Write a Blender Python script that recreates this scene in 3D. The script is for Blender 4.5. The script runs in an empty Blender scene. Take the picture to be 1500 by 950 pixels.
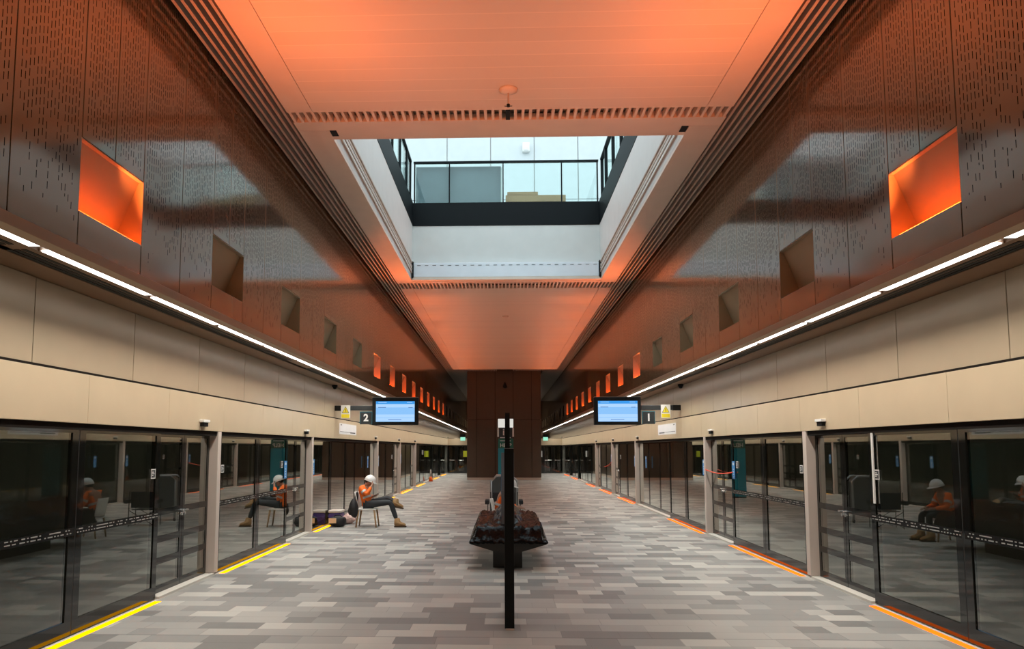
import bpy, bmesh, math, random
from mathutils import Vector, Matrix
random.seed(7)
SC = bpy.context.scene
COL = SC.collection
PI = math.pi

# ------------------------------------------------------------------ materials
def nt(m):
    m.use_nodes = True
    return m.node_tree.nodes, m.node_tree.links

def pmat(name, col, rough=0.5, metal=0.0, spec=0.5, coat=0.0, coat_r=0.05, emit=None, es=0.0, bump=None):
    m = bpy.data.materials.new(name)
    N, L = nt(m)
    b = N["Principled BSDF"]
    b.inputs["Base Color"].default_value = (*col, 1)
    b.inputs["Roughness"].default_value = rough
    b.inputs["Metallic"].default_value = metal
    b.inputs["Specular IOR Level"].default_value = spec
    b.inputs["Coat Weight"].default_value = coat
    b.inputs["Coat Roughness"].default_value = coat_r
    if emit:
        b.inputs["Emission Color"].default_value = (*emit, 1)
        b.inputs["Emission Strength"].default_value = es
    # small procedural tone variation so that no surface is perfectly flat
    tc = N.new("ShaderNodeTexCoord"); nz = N.new("ShaderNodeTexNoise")
    nz.inputs["Scale"].default_value = 3.0 if bump is None else bump[0]
    L.new(tc.outputs["Object"], nz.inputs["Vector"])
    hs = N.new("ShaderNodeHueSaturation"); hs.inputs["Color"].default_value = (*col, 1)
    mr = N.new("ShaderNodeMapRange"); mr.inputs[3].default_value = 0.94; mr.inputs[4].default_value = 1.06
    L.new(nz.outputs["Fac"], mr.inputs[0]); L.new(mr.outputs[0], hs.inputs["Value"])
    L.new(hs.outputs[0], b.inputs["Base Color"])
    if bump:
        bp = N.new("ShaderNodeBump"); bp.inputs["Strength"].default_value = bump[1]
        bp.inputs["Distance"].default_value = 0.02
        L.new(nz.outputs["Fac"], bp.inputs["Height"]); L.new(bp.outputs[0], b.inputs["Normal"])
    return m

def emat(name, col, s):
    m = bpy.data.materials.new(name)
    N, L = nt(m)
    N.clear()
    o = N.new("ShaderNodeOutputMaterial"); e = N.new("ShaderNodeEmission")
    e.inputs[0].default_value = (*col, 1); e.inputs[1].default_value = s
    L.new(e.outputs[0], o.inputs[0])
    return m

def glass_mat(name, tint, boost=1.0, rough=0.0):
    m = bpy.data.materials.new(name)
    N, L = nt(m); N.clear()
    o = N.new("ShaderNodeOutputMaterial"); mix = N.new("ShaderNodeMixShader")
    t = N.new("ShaderNodeBsdfTransparent"); t.inputs[0].default_value = (*tint, 1)
    g = N.new("ShaderNodeBsdfGlossy"); g.inputs["Roughness"].default_value = rough
    g.inputs[0].default_value = (0.94, 0.97, 0.93, 1)
    f = N.new("ShaderNodeFresnel"); f.inputs[0].default_value = 1.5
    mu = N.new("ShaderNodeMath"); mu.operation = 'MULTIPLY'; mu.use_clamp = True; mu.inputs[1].default_value = boost
    ge = N.new("ShaderNodeNewGeometry")   # the rear face of the pane only transmits
    fr = math_node(N, L, 'MULTIPLY', f.outputs[0], math_node(N, L, 'SUBTRACT', 1.0, ge.outputs["Backfacing"]))
    L.new(fr, mu.inputs[0]); L.new(mu.outputs[0], mix.inputs[0])
    L.new(t.outputs[0], mix.inputs[1]); L.new(g.outputs[0], mix.inputs[2]); L.new(mix.outputs[0], o.inputs[0])
    return m

def math_node(N, L, op, a, b=None, c=None, clamp=False):
    n = N.new("ShaderNodeMath"); n.operation = op; n.use_clamp = clamp
    for i, v in enumerate((a, b, c)):
        if v is None: continue
        if isinstance(v, (int, float)): n.inputs[i].default_value = v
        else: L.new(v, n.inputs[i])
    return n.outputs[0]

def white(N, L, a, b):
    c = N.new("ShaderNodeCombineXYZ")
    for i, v in enumerate((a, b)):
        if isinstance(v, (int, float)): c.inputs[i].default_value = v
        else: L.new(v, c.inputs[i])
    w = N.new("ShaderNodeTexWhiteNoise"); w.noise_dimensions = '2D'
    L.new(c.outputs[0], w.inputs["Vector"])
    return w.outputs["Value"]

def floor_mat():
    m = bpy.data.materials.new("grey_plank_paving"); N, L = nt(m)
    b = N["Principled BSDF"]
    tc = N.new("ShaderNodeTexCoord"); sp = N.new("ShaderNodeSeparateXYZ"); L.new(tc.outputs["Object"], sp.inputs[0])
    X, Y = sp.outputs[0], sp.outputs[1]
    M = lambda op, a, bb=None, c=None, cl=False: math_node(N, L, op, a, bb, c, cl)
    rowf = M('DIVIDE', M('SUBTRACT', Y, 7.66), 0.28)
    row = M('FLOOR', rowf); rf = M('SUBTRACT', rowf, row)
    xo = M('DIVIDE', M('ADD', X, M('MULTIPLY', white(N, L, row, 3.3), 7.0)), 0.95)
    cell = M('FLOOR', xo); cf = M('SUBTRACT', xo, cell)
    split = M('MULTIPLY_ADD', white(N, L, row, M('ADD', cell, 71.5)), 0.4, 0.3)
    sub = M('GREATER_THAN', cf, split)
    pid = M('MULTIPLY_ADD', cell, 2.0, sub)
    tone = white(N, L, row, M('ADD', pid, 0.37))
    cr = N.new("ShaderNodeValToRGB"); cr.color_ramp.interpolation = 'CONSTANT'
    e = cr.color_ramp.elements
    e[0].position = 0; e[0].color = (0.205, 0.207, 0.199, 1)
    e[1].position = 0.20; e[1].color = (0.272, 0.274, 0.263, 1)
    for p, c in ((0.45, (0.335, 0.336, 0.320)), (0.66, (0.395, 0.394, 0.370)), (0.86, (0.485, 0.480, 0.443))):
        q = e.new(p); q.color = (*c, 1)
    L.new(tone, cr.inputs[0])
    # joints: thin lines between rows and between plank ends
    d1 = M('MINIMUM', rf, M('SUBTRACT', 1.0, rf))
    j1 = M('LESS_THAN', d1, 0.012)
    j2 = M('LESS_THAN', M('MINIMUM', M('ABSOLUTE', M('SUBTRACT', cf, split)), cf), 0.0035)
    # one wide movement joint across the platform
    j3 = M('MULTIPLY', M('LESS_THAN', M('ABSOLUTE', M('SUBTRACT', Y, 7.66)), 0.010), 1.6)
    jj = M('MAXIMUM', M('MAXIMUM', j1, j2), j3, None)
    nz = N.new("ShaderNodeTexNoise"); nz.inputs["Scale"].default_value = 90; L.new(tc.outputs["Object"], nz.inputs["Vector"])
    nb = N.new("ShaderNodeTexNoise"); nb.inputs["Scale"].default_value = 0.8; nb.inputs["Detail"].default_value = 4
    L.new(tc.outputs["Object"], nb.inputs["Vector"])
    val = M('MULTIPLY', M('MULTIPLY_ADD', nz.outputs["Fac"], 0.22, 0.89), M('MULTIPLY_ADD', nb.outputs["Fac"], 0.3, 0.85))
    val = M('MULTIPLY', val, M('MULTIPLY_ADD', jj, -0.30, 1.0))
    hs = N.new("ShaderNodeHueSaturation"); L.new(cr.outputs[0], hs.inputs["Color"]); L.new(val, hs.inputs["Value"])
    L.new(hs.outputs[0], b.inputs["Base Color"])
    L.new(M('MULTIPLY_ADD', nz.outputs["Fac"], 0.14, 0.36), b.inputs["Roughness"])
    b.inputs["Specular IOR Level"].default_value = 0.45
    return m

def perforated_mat():
    """bronze metal sheet with vertical slots that thin out towards the bottom"""
    m = bpy.data.materials.new("perforated_bronze"); N, L = nt(m)
    b = N["Principled BSDF"]
    tc = N.new("ShaderNodeTexCoord"); sp = N.new("ShaderNodeSeparateXYZ"); L.new(tc.outputs["Object"], sp.inputs[0])
    Y, Z = sp.outputs[1], sp.outputs[2]
    M = lambda op, a, bb=None, c=None, cl=False: math_node(N, L, op, a, bb, c, cl)
    cfull = M('DIVIDE', Y, 0.046); ci = M('FLOOR', cfull); cf = M('SUBTRACT', cfull, ci)
    zo = M('DIVIDE', M('ADD', Z, M('MULTIPLY', white(N, L, ci, 5.1), 0.4)), 0.082)
    zi = M('FLOOR', zo); zf = M('SUBTRACT', zo, zi)
    r = white(N, L, ci, M('ADD', zi, 0.21))
    mp = N.new("ShaderNodeMapRange"); mp.inputs[1].default_value = 3.62; mp.inputs[2].default_value = 4.75
    mp.inputs[3].default_value = 0.0; mp.inputs[4].default_value = 0.95
    L.new(Z, mp.inputs[0])
    cl = N.new("ShaderNodeTexNoise"); cl.inputs["Scale"].default_value = 2.2; cl.inputs["Detail"].default_value = 1
    L.new(tc.outputs["Object"], cl.inputs["Vector"])
    dens = M('MULTIPLY', M('POWER', mp.outputs[0], 1.3), M('MULTIPLY_ADD', cl.outputs["Fac"], 0.9, 0.60))
    on = M('LESS_THAN', r, dens)
    inx = M('LESS_THAN', M('ABSOLUTE', M('SUBTRACT', cf, 0.5)), 0.095)
    inz = M('LESS_THAN', M('ABSOLUTE', M('SUBTRACT', zf, 0.5)), 0.36)
    # no slots next to the panel edges and none below the niches
    q = M('DIVIDE', M('SUBTRACT', Y, 5.93), 2.82); q = M('MULTIPLY', M('SUBTRACT', q, M('FLOOR', q)), 2.82)
    edge = None
    for g in (0.0, 0.535, 1.07, 1.945, 2.82):
        d = M('GREATER_THAN', M('ABSOLUTE', M('SUBTRACT', q, g)), 0.045)
        edge = d if edge is None else M('MULTIPLY', edge, d)
    below = M('MULTIPLY', M('LESS_THAN', q, 1.07), M('LESS_THAN', Z, 4.60))
    hole = M('MULTIPLY', M('MULTIPLY', M('MULTIPLY', on, inx), M('MULTIPLY', inz, edge)), M('SUBTRACT', 1.0, below))
    mx = N.new("ShaderNodeMix"); mx.data_type = 'RGBA'
    mx.inputs["A"].default_value = (0.160, 0.100, 0.058, 1); mx.inputs["B"].default_value = (0.006, 0.003, 0.002, 1)
    L.new(hole, mx.inputs["Factor"]); L.new(mx.outputs["Result"], b.inputs["Base Color"])
    b.inputs["IOR"].default_value = 2.2
    b.inputs["Specular Tint"].default_value = (1.0, 0.90, 0.79, 1)
    L.new(M('MULTIPLY_ADD', hole, 0.5, 0.10), b.inputs["Roughness"])
    L.new(M('MULTIPLY_ADD', hole, -0.5, 0.5), b.inputs["Specular IOR Level"])
    wv = N.new("ShaderNodeTexNoise"); wv.inputs["Scale"].default_value = 1.3; L.new(tc.outputs["Object"], wv.inputs["Vector"])
    bp = N.new("ShaderNodeBump"); bp.inputs["Strength"].default_value = 0.03; bp.inputs["Distance"].default_value = 0.05
    L.new(wv.outputs["Fac"], bp.inputs["Height"]); L.new(bp.outputs[0], b.inputs["Normal"])
    return m

def strip_mat():
    """black safety film with two rows of broken pale print"""
    m = bpy.data.materials.new("printed_film"); N, L = nt(m)
    b = N["Principled BSDF"]
    tc = N.new("ShaderNodeTexCoord"); sp = N.new("ShaderNodeSeparateXYZ"); L.new(tc.outputs["Object"], sp.inputs[0])
    M = lambda op, a, bb=None, c=None, cl=False: math_node(N, L, op, a, bb, c, cl)
    yc = M('DIVIDE', sp.outputs[1], 0.026); yi = M('FLOOR', yc)
    zc = M('DIVIDE', M('SUBTRACT', sp.outputs[2], 1.025), 0.032); zi = M('FLOOR', zc); zf = M('SUBTRACT', zc, zi)
    on = M('MULTIPLY', M('LESS_THAN', white(N, L, yi, zi), 0.55), M('LESS_THAN', M('ABSOLUTE', M('SUBTRACT', zf, 0.5)), 0.17))
    on = M('MULTIPLY', on, M('LESS_THAN', M('ABSOLUTE', M('SUBTRACT', sp.outputs[2], 1.057)), 0.032))
    mx = N.new("ShaderNodeMix"); mx.data_type = 'RGBA'
    mx.inputs["A"].default_value = (0.008, 0.008, 0.008, 1); mx.inputs["B"].default_value = (0.34, 0.34, 0.32, 1)
    L.new(on, mx.inputs["Factor"]); L.new(mx.outputs["Result"], b.inputs["Base Color"])
    b.inputs["Roughness"].default_value = 0.25; b.inputs["Specular IOR Level"].default_value = 0.3
    return m

def ceiling_mat():
    m = bpy.data.materials.new("ceiling_boards"); N, L = nt(m)
    b = N["Principled BSDF"]
    tc = N.new("ShaderNodeTexCoord"); sp = N.new("ShaderNodeSeparateXYZ"); L.new(tc.outputs["Object"], sp.inputs[0])
    M = lambda op, a, bb=None, c=None, cl=False: math_node(N, L, op, a, bb, c, cl)
    r = M('DIVIDE', M('SUBTRACT', sp.outputs[1], 7.66), 0.285); ri = M('FLOOR', r); rf = M('SUBTRACT', r, ri)
    d = M('MINIMUM', rf, M('SUBTRACT', 1.0, rf))
    line = M('MULTIPLY', M('LESS_THAN', d, 0.03), M('LESS_THAN', M('ABSOLUTE', sp.outputs[0]), 2.73))
    tone = M('MULTIPLY_ADD', white(N, L, ri, 1.7), 0.06, 0.97)
    hs = N.new("ShaderNodeHueSaturation"); hs.inputs["Color"].default_value = (0.78, 0.66, 0.555, 1)
    L.new(M('MULTIPLY_ADD', line, 0.12, tone), hs.inputs["Value"]); L.new(hs.outputs[0], b.inputs["Base Color"])
    b.inputs["Roughness"].default_value = 0.38
    bp = N.new("ShaderNodeBump"); bp.inputs["Strength"].default_value = 0.4; bp.inputs["Distance"].default_value = 0.004
    L.new(line, bp.inputs["Height"]); bp.invert = True; L.new(bp.outputs[0], b.inputs["Normal"])
    return m

MT = dict(
    floor=floor_mat(), strip=strip_mat(), perf=perforated_mat(), ceil=ceiling_mat(),
    bronze=pmat("bronze_panel", (0.150, 0.076, 0.040), 0.22, 0.25),
    dark=pmat("dark_void", (0.012, 0.009, 0.007), 0.8, spec=0.1),
    slat=pmat("taupe_slat", (0.52, 0.42, 0.35), 0.45),
    ceiledge=pmat("ceiling_edge", (0.78, 0.65, 0.545), 0.38),
    core=pmat("dark_bronze", (0.075, 0.050, 0.034), 0.3, 0.1),
    soffit=pmat("brown_soffit", (0.185, 0.098, 0.050), 0.4),
    lip=pmat("tan_lip", (0.34, 0.215, 0.135), 0.4),
    beige=pmat("beige_panel", (0.55, 0.445, 0.305), 0.34, 0.0),
    beige2=pmat("beige_metal_panel", (0.46, 0.375, 0.265), 0.30, 0.1),
    niche=pmat("tan_niche", (0.36, 0.27, 0.17), 0.45),
    post=pmat("taupe_post", (0.60, 0.52, 0.46), 0.45),
    kerb=pmat("pale_kerb", (0.62, 0.60, 0.54), 0.5),
    frame=pmat("black_glass_border", (0.008, 0.008, 0.007), 0.05, spec=0.6),
    rubber=pmat("black_rubber", (0.010, 0.010, 0.010), 0.5),
    black=pmat("matt_black", (0.010, 0.010, 0.010), 0.55, spec=0.2),
    tunnel=pmat("tunnel_concrete", (0.22, 0.225, 0.20), 0.8),
    glass=glass_mat("tinted_glass", (0.76, 0.78, 0.73), 2.6, 0.012),
    clear=glass_mat("clear_glass", (0.90, 0.97, 0.96), 0.8),
    led=emat("led_white", (1.0, 0.95, 0.88), 5.0),
    orange=emat("led_orange", (1.0, 0.105, 0.010), 46.0),
    amber=emat("floor_led_amber", (1.0, 0.42, 0.0), 2.6),
    red=emat("floor_led_red", (1.0, 0.135, 0.006), 2.6),
    shaft=pmat("white_shaft", (0.64, 0.635, 0.615), 0.5),
    steel=pmat("dark_steel", (0.004, 0.006, 0.0075), 0.55, 0.0, 0.15),
    upper=pmat("white_cladding", (0.57, 0.60, 0.605), 0.5),
    blind=pmat("white_blind_box", (0.80, 0.84, 0.90), 0.4),
    sheet=pmat("grey_cover", (0.20, 0.235, 0.265), 0.6),
    timber=pmat("raw_timber", (0.46, 0.26, 0.11), 0.6),
    white=pmat("white_plastic", (0.78, 0.77, 0.74), 0.4),
    print=pmat("grey_print", (0.30, 0.30, 0.29), 0.6),
    paper=pmat("white_paper", (0.72, 0.73, 0.74), 0.6),
    ink=pmat("dark_ink", (0.05, 0.055, 0.06), 0.6),
    yellow=pmat("yellow_sign", (0.82, 0.66, 0.02), 0.5),
    lime=pmat("lime_notice", (0.62, 0.68, 0.03), 0.5),
    bluesign=pmat("blue_sign", (0.05, 0.27, 0.62), 0.4),
    teal=pmat("teal_panel", (0.014, 0.27, 0.37), 0.4),
    green=pmat("green_panel", (0.010, 0.130, 0.095), 0.4),
    charcoal=pmat("charcoal_sign", (0.022, 0.026, 0.028), 0.4),
    bluegrey=pmat("blue_grey_panel", (0.13, 0.165, 0.20), 0.35),
    steelgrey=pmat("grey_metal", (0.36, 0.36, 0.35), 0.35, 0.6),
    chrome=pmat("bright_metal", (0.75, 0.75, 0.73), 0.2, 0.9),
    plastic=pmat("black_plastic_sheet", (0.006, 0.005, 0.005), 0.16, spec=0.12, bump=(24, 0.4)),
    bench=pmat("dark_bench", (0.020, 0.017, 0.015), 0.4),
    wood=pmat("chair_wood", (0.42, 0.25, 0.12), 0.5),
    skin=pmat("skin", (0.36, 0.19, 0.125), 0.5),
    hair=pmat("dark_hair", (0.02, 0.014, 0.010), 0.6),
    hivis=pmat("orange_hivis", (0.92, 0.165, 0.010), 0.7),
    reflect=pmat("silver_tape", (0.55, 0.56, 0.54), 0.35),
    trouser=pmat("dark_trouser", (0.028, 0.031, 0.035), 0.8),
    shirt=pmat("grey_shirt", (0.13, 0.13, 0.16), 0.8),
    boot=pmat("tan_boot", (0.40, 0.235, 0.10), 0.7),
    sole=pmat("brown_sole", (0.10, 0.06, 0.035), 0.7),
    helmet=pmat("white_helmet", (0.80, 0.79, 0.77), 0.3),
    nylon=pmat("black_nylon", (0.013, 0.012, 0.013), 0.7, bump=(25, 0.3)),
    purple=pmat("purple_cooler", (0.075, 0.045, 0.20), 0.4),
    cooler_lid=pmat("cream_lid", (0.72, 0.66, 0.60), 0.45),
    label=pmat("peach_label", (0.82, 0.52, 0.30), 0.6),
    pink=pmat("pinkish_bag", (0.62, 0.42, 0.38), 0.4, bump=(12, 0.5)),
    cone=pmat("cone_orange", (0.85, 0.16, 0.02), 0.5),
    tape=pmat("red_tape", (0.75, 0.075, 0.03), 0.5),
    screen_lo=emat("screen_light_blue", (0.27, 0.56, 0.97), 1.0),
    screen_hi=emat("screen_pale_blue", (0.42, 0.66, 1.0), 1.05),
    screen_hd=emat("screen_header_blue", (0.05, 0.33, 0.85), 1.0),
    screen_tx=emat("screen_text_blue", (0.12, 0.25, 0.62), 0.8),
    exitg=emat("exit_green", (0.35, 0.85, 0.62), 1.0),
    lampbox=emat("white_lightbox", (0.95, 0.93, 0.85), 0.75),
)

# ------------------------------------------------------------------ mesh helpers
def box(bm, x0, x1, y0, y1, z0, z1, bev=0.0):
    if x0 > x1: x0, x1 = x1, x0
    if y0 > y1: y0, y1 = y1, y0
    v = [bm.verts.new(p) for p in ((x0,y0,z0),(x1,y0,z0),(x1,y1,z0),(x0,y1,z0),(x0,y0,z1),(x1,y0,z1),(x1,y1,z1),(x0,y1,z1))]
    fs = [bm.faces.new([v[i] for i in q]) for q in ((0,3,2,1),(4,5,6,7),(0,1,5,4),(1,2,6,5),(2,3,7,6),(3,0,4,7))]
    if bev > 0:
        es = list({e for f in fs for e in f.edges})
        bmesh.ops.bevel(bm, geom=es, offset=bev, segments=2, affect='EDGES', profile=0.6)
    return v

def prism(bm, pts, axis, a0, a1):
    """extrude a 2-D polygon along an axis: axis 'y' takes (x,z), 'x' takes (y,z), 'z' takes (x,y)"""
    def P(p, a):
        return {'y': (p[0], a, p[1]), 'x': (a, p[0], p[1]), 'z': (p[0], p[1], a)}[axis]
    A = [bm.verts.new(P(p, a0)) for p in pts]; B = [bm.verts.new(P(p, a1)) for p in pts]
    n = len(pts)
    bm.faces.new(A); bm.faces.new(list(reversed(B)))
    for i in range(n):
        j = (i + 1) % n
        bm.faces.new((A[j], A[i], B[i], B[j]))
    bmesh.ops.recalc_face_normals(bm, faces=bm.faces)

def tube(bm, pts, r, seg=8, caps=True):
    pts = [Vector(p) for p in pts]
    rs = r if isinstance(r, (list, tuple)) else [r] * len(pts)
    rings = []
    for i, p in enumerate(pts):
        d = (pts[min(i+1, len(pts)-1)] - pts[max(i-1, 0)]).normalized()
        a = Vector((0,0,1)) if abs(d.z) < 0.9 else Vector((1,0,0))
        u = d.cross(a).normalized(); w = d.cross(u)
        rings.append([bm.verts.new(p + (u*math.cos(t) + w*math.sin(t))*rs[i]) for t in [2*PI*k/seg for k in range(seg)]])
    for A, B in zip(rings, rings[1:]):
        for k in range(seg):
            bm.faces.new((A[k], A[(k+1)%seg], B[(k+1)%seg], B[k]))
    if caps:
        bm.faces.new(list(reversed(rings[0]))); bm.faces.new(rings[-1])

def lathe(bm, prof, c, seg=24, mat=None):
    rings = []
    for r, z in prof:
        rings.append([bm.verts.new((c[0]+r*math.cos(2*PI*k/seg), c[1]+r*math.sin(2*PI*k/seg), c[2]+z)) for k in range(seg)])
    for A, B in zip(rings, rings[1:]):
        for k in range(seg):
            bm.faces.new((A[k], A[(k+1)%seg], B[(k+1)%seg], B[k]))
    bm.faces.new(list(reversed(rings[0]))); bm.faces.new(rings[-1])

def obj(name, bm, m, parent=None, smooth=False):
    bmesh.ops.recalc_face_normals(bm, faces=bm.faces)
    me = bpy.data.meshes.new(name); bm.to_mesh(me); bm.free()
    me.materials.append(MT[m] if isinstance(m, str) else m)
    if smooth:
        for p in me.polygons: p.use_smooth = True
    o = bpy.data.objects.new(name, me); COL.objects.link(o)
    if parent:
        o.parent = parent
        bpy.context.view_layer.update()
        o.matrix_parent_inverse = parent.matrix_world.inverted()
    return o

def tag(o, label, cat, group=None, kind=None):
    o["label"] = label; o["category"] = cat
    if group: o["group"] = group
    if kind: o["kind"] = kind
    return o

def thing(name, loc, label, cat, group=None, kind=None):
    o = bpy.data.objects.new(name, None); COL.objects.link(o)
    o.location = loc; o.empty_display_size = 0.1
    o.matrix_world = Matrix.Translation(loc)
    return tag(o, label, cat, group, kind)

def bxo(name, m, parent, *b, bev=0.0):
    bm = bmesh.new(); box(bm, *b, bev=bev); return obj(name, bm, m, parent)

def struct(name, bm, m):
    o = obj(name, bm, m); o["kind"] = "structure"; return o

def text_mesh(name, s, size, mat, M, parent, bold=0.0, ext=0.002):
    cu = bpy.data.curves.new(name, 'FONT'); cu.body = s; cu.size = size
    cu.align_x = 'CENTER'; cu.align_y = 'CENTER'; cu.extrude = ext; cu.offset = bold
    t = bpy.data.objects.new(name, cu); COL.objects.link(t)
    dg = bpy.context.evaluated_depsgraph_get()
    me = bpy.data.meshes.new_from_object(t.evaluated_get(dg))
    bpy.data.objects.remove(t)
    me.transform(M); me.materials.clear(); me.materials.append(MT[mat])
    o = bpy.data.objects.new(name, me); COL.objects.link(o)
    if parent:
        o.parent = parent; bpy.context.view_layer.update(); o.matrix_parent_inverse = parent.matrix_world.inverted()
    return o

ORD = ["nearest", "second", "third", "fourth", "fifth", "sixth", "seventh", "eighth", "ninth", "tenth", "eleventh", "twelfth", "thirteenth", "fourteenth", "fifteenth", "sixteenth", "seventeenth", "eighteenth", "nineteenth", "twentieth", "twenty-first", "twenty-second", "twenty-third", "twenty-fourth"]
def nth(k): return "nearest the near end" if k == 0 else ORD[k] + " from the near end"

# ------------------------------------------------------------------ key dimensions
Y0, YE, YEND = -3.0, 57.6, 74.0      # hall start, glazed end screen, end of the upper walls
LED_W, UP_W = 102.0, 40.0
W = 3.62                             # upper wall plane
XG = 4.47                            # platform screen door plane
ZS, ZC = 3.505, 6.61                 # soffit, ceiling
OX, OY0, OY1 = 2.66, 10.75, 20.4     # skylight opening
MOD = 1.88
SIDES = ((-1, "amber strip side"), (1, "red strip side"))

# ------------------------------------------------------------------ floor and platform edge
bm = bmesh.new(); box(bm, -4.43, 4.43, Y0, YEND, -0.12, 0.0); struct("floor", bm, "floor")

DOORS = [7.56, 13.17, 18.75, 27.6, 33.22, 38.85, 47.65, 53.3]
DH = 1.83
POSTS = [11.20, 16.77, 25.6, 31.2, 36.7]
# fixed glazing: (start, end, panes)
FIX = [(9.41, 11.19, 2), (15.02, 16.76, 2), (20.60, 25.58, 3), (29.45, 31.18, 2), (35.07, 36.68, 2), (40.70, 45.80, 3), (49.50, 51.45, 2), (55.15, 57.4, 2)]

for s, side in SIDES:
    sn = "left" if s < 0 else "right"
    # kerb strip under the screens
    bm = bmesh.new()
    box(bm, s*4.43, s*4.75, Y0, YE, -0.12, 0.004)
    for a, b_, n in FIX: box(bm, s*4.432, s*4.62, a, b_, 0.0, 0.035)
    struct("baseboard_"+sn, bm, "kerb")
    # lower fascia panels
    bm = bmesh.new()
    y = 5.745 - MOD*5
    while y < YE:
        box(bm, s*4.43, s*4.62, y+0.0025, min(y+MOD, YE)-0.0025, 2.16, 2.672, bev=0.004); y += MOD
    struct("trim_1" if s < 0 else "trim_2", bm, "beige")
    bm = bmesh.new(); box(bm, s*4.455, s*4.66, Y0, YE, 2.09, 2.70); box(bm, s*4.50, s*4.7, Y0, YEND, 2.6, ZS)
    struct("trim_3" if s < 0 else "trim_4", bm, "dark")
    # upper fascia panels up to the soffit
    bm = bmesh.new()
    y = 6.71 - MOD*6
    while y < YEND:
        box(bm, s*4.46, s*4.56, y+0.006, y+MOD-0.006, 2.700, ZS-0.004, bev=0.003); y += MOD
    struct("trim_5" if s < 0 else "trim_6", bm, "beige2")
    # soffit with a tan lip at the wall and black air slots
    bm = bmesh.new(); box(bm, s*3.86, s*4.66, Y0, YEND, ZS, ZS+0.08); box(bm, s*3.735, s*3.86, Y0, YEND, ZS+0.02, ZS+0.08)
    struct("trim_7" if s < 0 else "trim_8", bm, "soffit")
    bm = bmesh.new(); box(bm, s*3.60, s*3.735, Y0, YEND, ZS-0.012, ZS+0.08, bev=0.004)
    struct("trim_9" if s < 0 else "trim_10", bm, "lip")
    bm = bmesh.new()
    a = Y0
    for a, b_ in ((Y0, 5.6), (5.75, 13.3), (14.7, 20.9), (22.3, 28.4), (29.8, 36.0), (37.4, 44.0)):
        for q in (3.93, 3.99, 4.05): box(bm, s*q, s*(q+0.042), a, b_, ZS-0.004, ZS+0.001)
    struct("trim_11" if s < 0 else "trim_12", bm, "black")

    # LED lines under the wall
    k = 0; y = 5.82 - MOD
    while y < YEND - 2:
        if k < 10:
            lab = "white LED strip light under the bronze wall, %s, %s" % (side, ORD[k] + (" to the camera" if k == 0 else " from the camera"))
        else:
            lab = "far white LED strip beyond the hanging display, %s, merging into one line" % side
        t = thing("led_strip_light", (s*3.80, y+0.86, ZS), lab, "strip light", "LED strip lights on the "+side)
        bxo("diffuser", "led", t, s*3.752, s*3.846, y, y+1.72, ZS-0.002, ZS+0.012)
        bm = bmesh.new()
        box(bm, s*3.738, s*3.7515, y-0.02, y+1.74, ZS-0.004, ZS+0.02); box(bm, s*3.8465, s*3.860, y-0.02, y+1.74, ZS-0.004, ZS+0.02)
        obj("housing", bm, "soffit", t)
        y += MOD; k += 1

    # the light of the LED lines, one lamp per four fittings
    y = Y0
    while y < YEND - 4:
        la = bpy.data.lights.new("led_line_lamp", 'AREA'); la.shape = 'RECTANGLE'; la.size = 0.085; la.size_y = 7.4
        la.energy = LED_W; la.color = (1.0, 0.94, 0.85); la.spread = math.radians(125)
        lo = bpy.data.objects.new("led_line_lamp", la); COL.objects.link(lo); lo.location = (s*3.80, y+3.75, ZS-0.012)
        y += 7.5
    # ---------------------------------------------------------------- upper bronze wall with niches
    NI0, NP, NW, NZ0, NZ1 = 5.93, 2.82, 1.07, 3.885, 4.520
    nn = 24
    bm = bmesh.new()
    TOP = 7.05
    g = 0.005
    def panel(y0, y1, z0, z1): box(bm, s*W, s*(W+0.03), y0+g, y1-g, z0, z1, bev=0.003)
    for k in range(-3, nn):
        y = NI0 + k*NP
        if y + NW > YEND: break
        panel(y+NW, y+NW+0.875, ZS+0.005, TOP); panel(y+NW+0.875, y+NP, ZS+0.005, TOP)
        if k >= 0:
            panel(y, y+NW, ZS+0.005, NZ0)
            panel(y, y+NW/2, NZ1, TOP); panel(y+NW/2, y+NW, NZ1, TOP)
        else:
            panel(y, y+NW/2, ZS+0.005, TOP); panel(y+NW/2, y+NW, ZS+0.005, TOP)
    struct("wall_"+sn, bm, "perf")
    bm = bmesh.new(); box(bm, s*(W+0.42), s*(W+0.5), Y0, YEND, ZS, 8.0)
    for k in range(-3, nn):
        y = NI0 + k*NP
        if k >= 0:
            box(bm, s*(W+0.031), s*(W+0.05), y-0.02, y+NW+0.02, NZ1+0.02, TOP); box(bm, s*(W+0.031), s*(W+0.05), y-0.02, y+NW+0.02, ZS, NZ0-0.02)
        else: box(bm, s*(W+0.031), s*(W+0.05), y, y+NW, ZS, TOP)
        box(bm, s*(W+0.031), s*(W+0.05), y+NW+0.02, y+NP-0.02, ZS, TOP)
    struct("trim_13" if s < 0 else "trim_14", bm, "dark")
    for k in range(nn):
        y = NI0 + k*NP
        if y + NW > YEND - 1: break
        lit = k == 0 or 5 <= k <= 13
        if k in (14, 15): continue
        lab = "%s square niche in the bronze wall, %s, %s" % ("orange glowing" if lit else "unlit tan", side, nth(k))
        t = thing("wall_niche", (s*W, y+NW/2, NZ0), lab, "niche", "wall niches on the "+side)
        dp = 0.30
        bm = bmesh.new()
        zt = NZ1 - 0.012
        a = [(W+0.002, y, zt), (W+0.002, y+NW, zt), (W+0.05, y, zt), (W+0.05, y+NW, zt), (W+dp, y, NZ0), (W+dp, y+NW, NZ0), (W+0.002, y, NZ0), (W+0.002, y+NW, NZ0)]
        v = [bm.verts.new((s*p[0], p[1], p[2])) for p in a]
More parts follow.
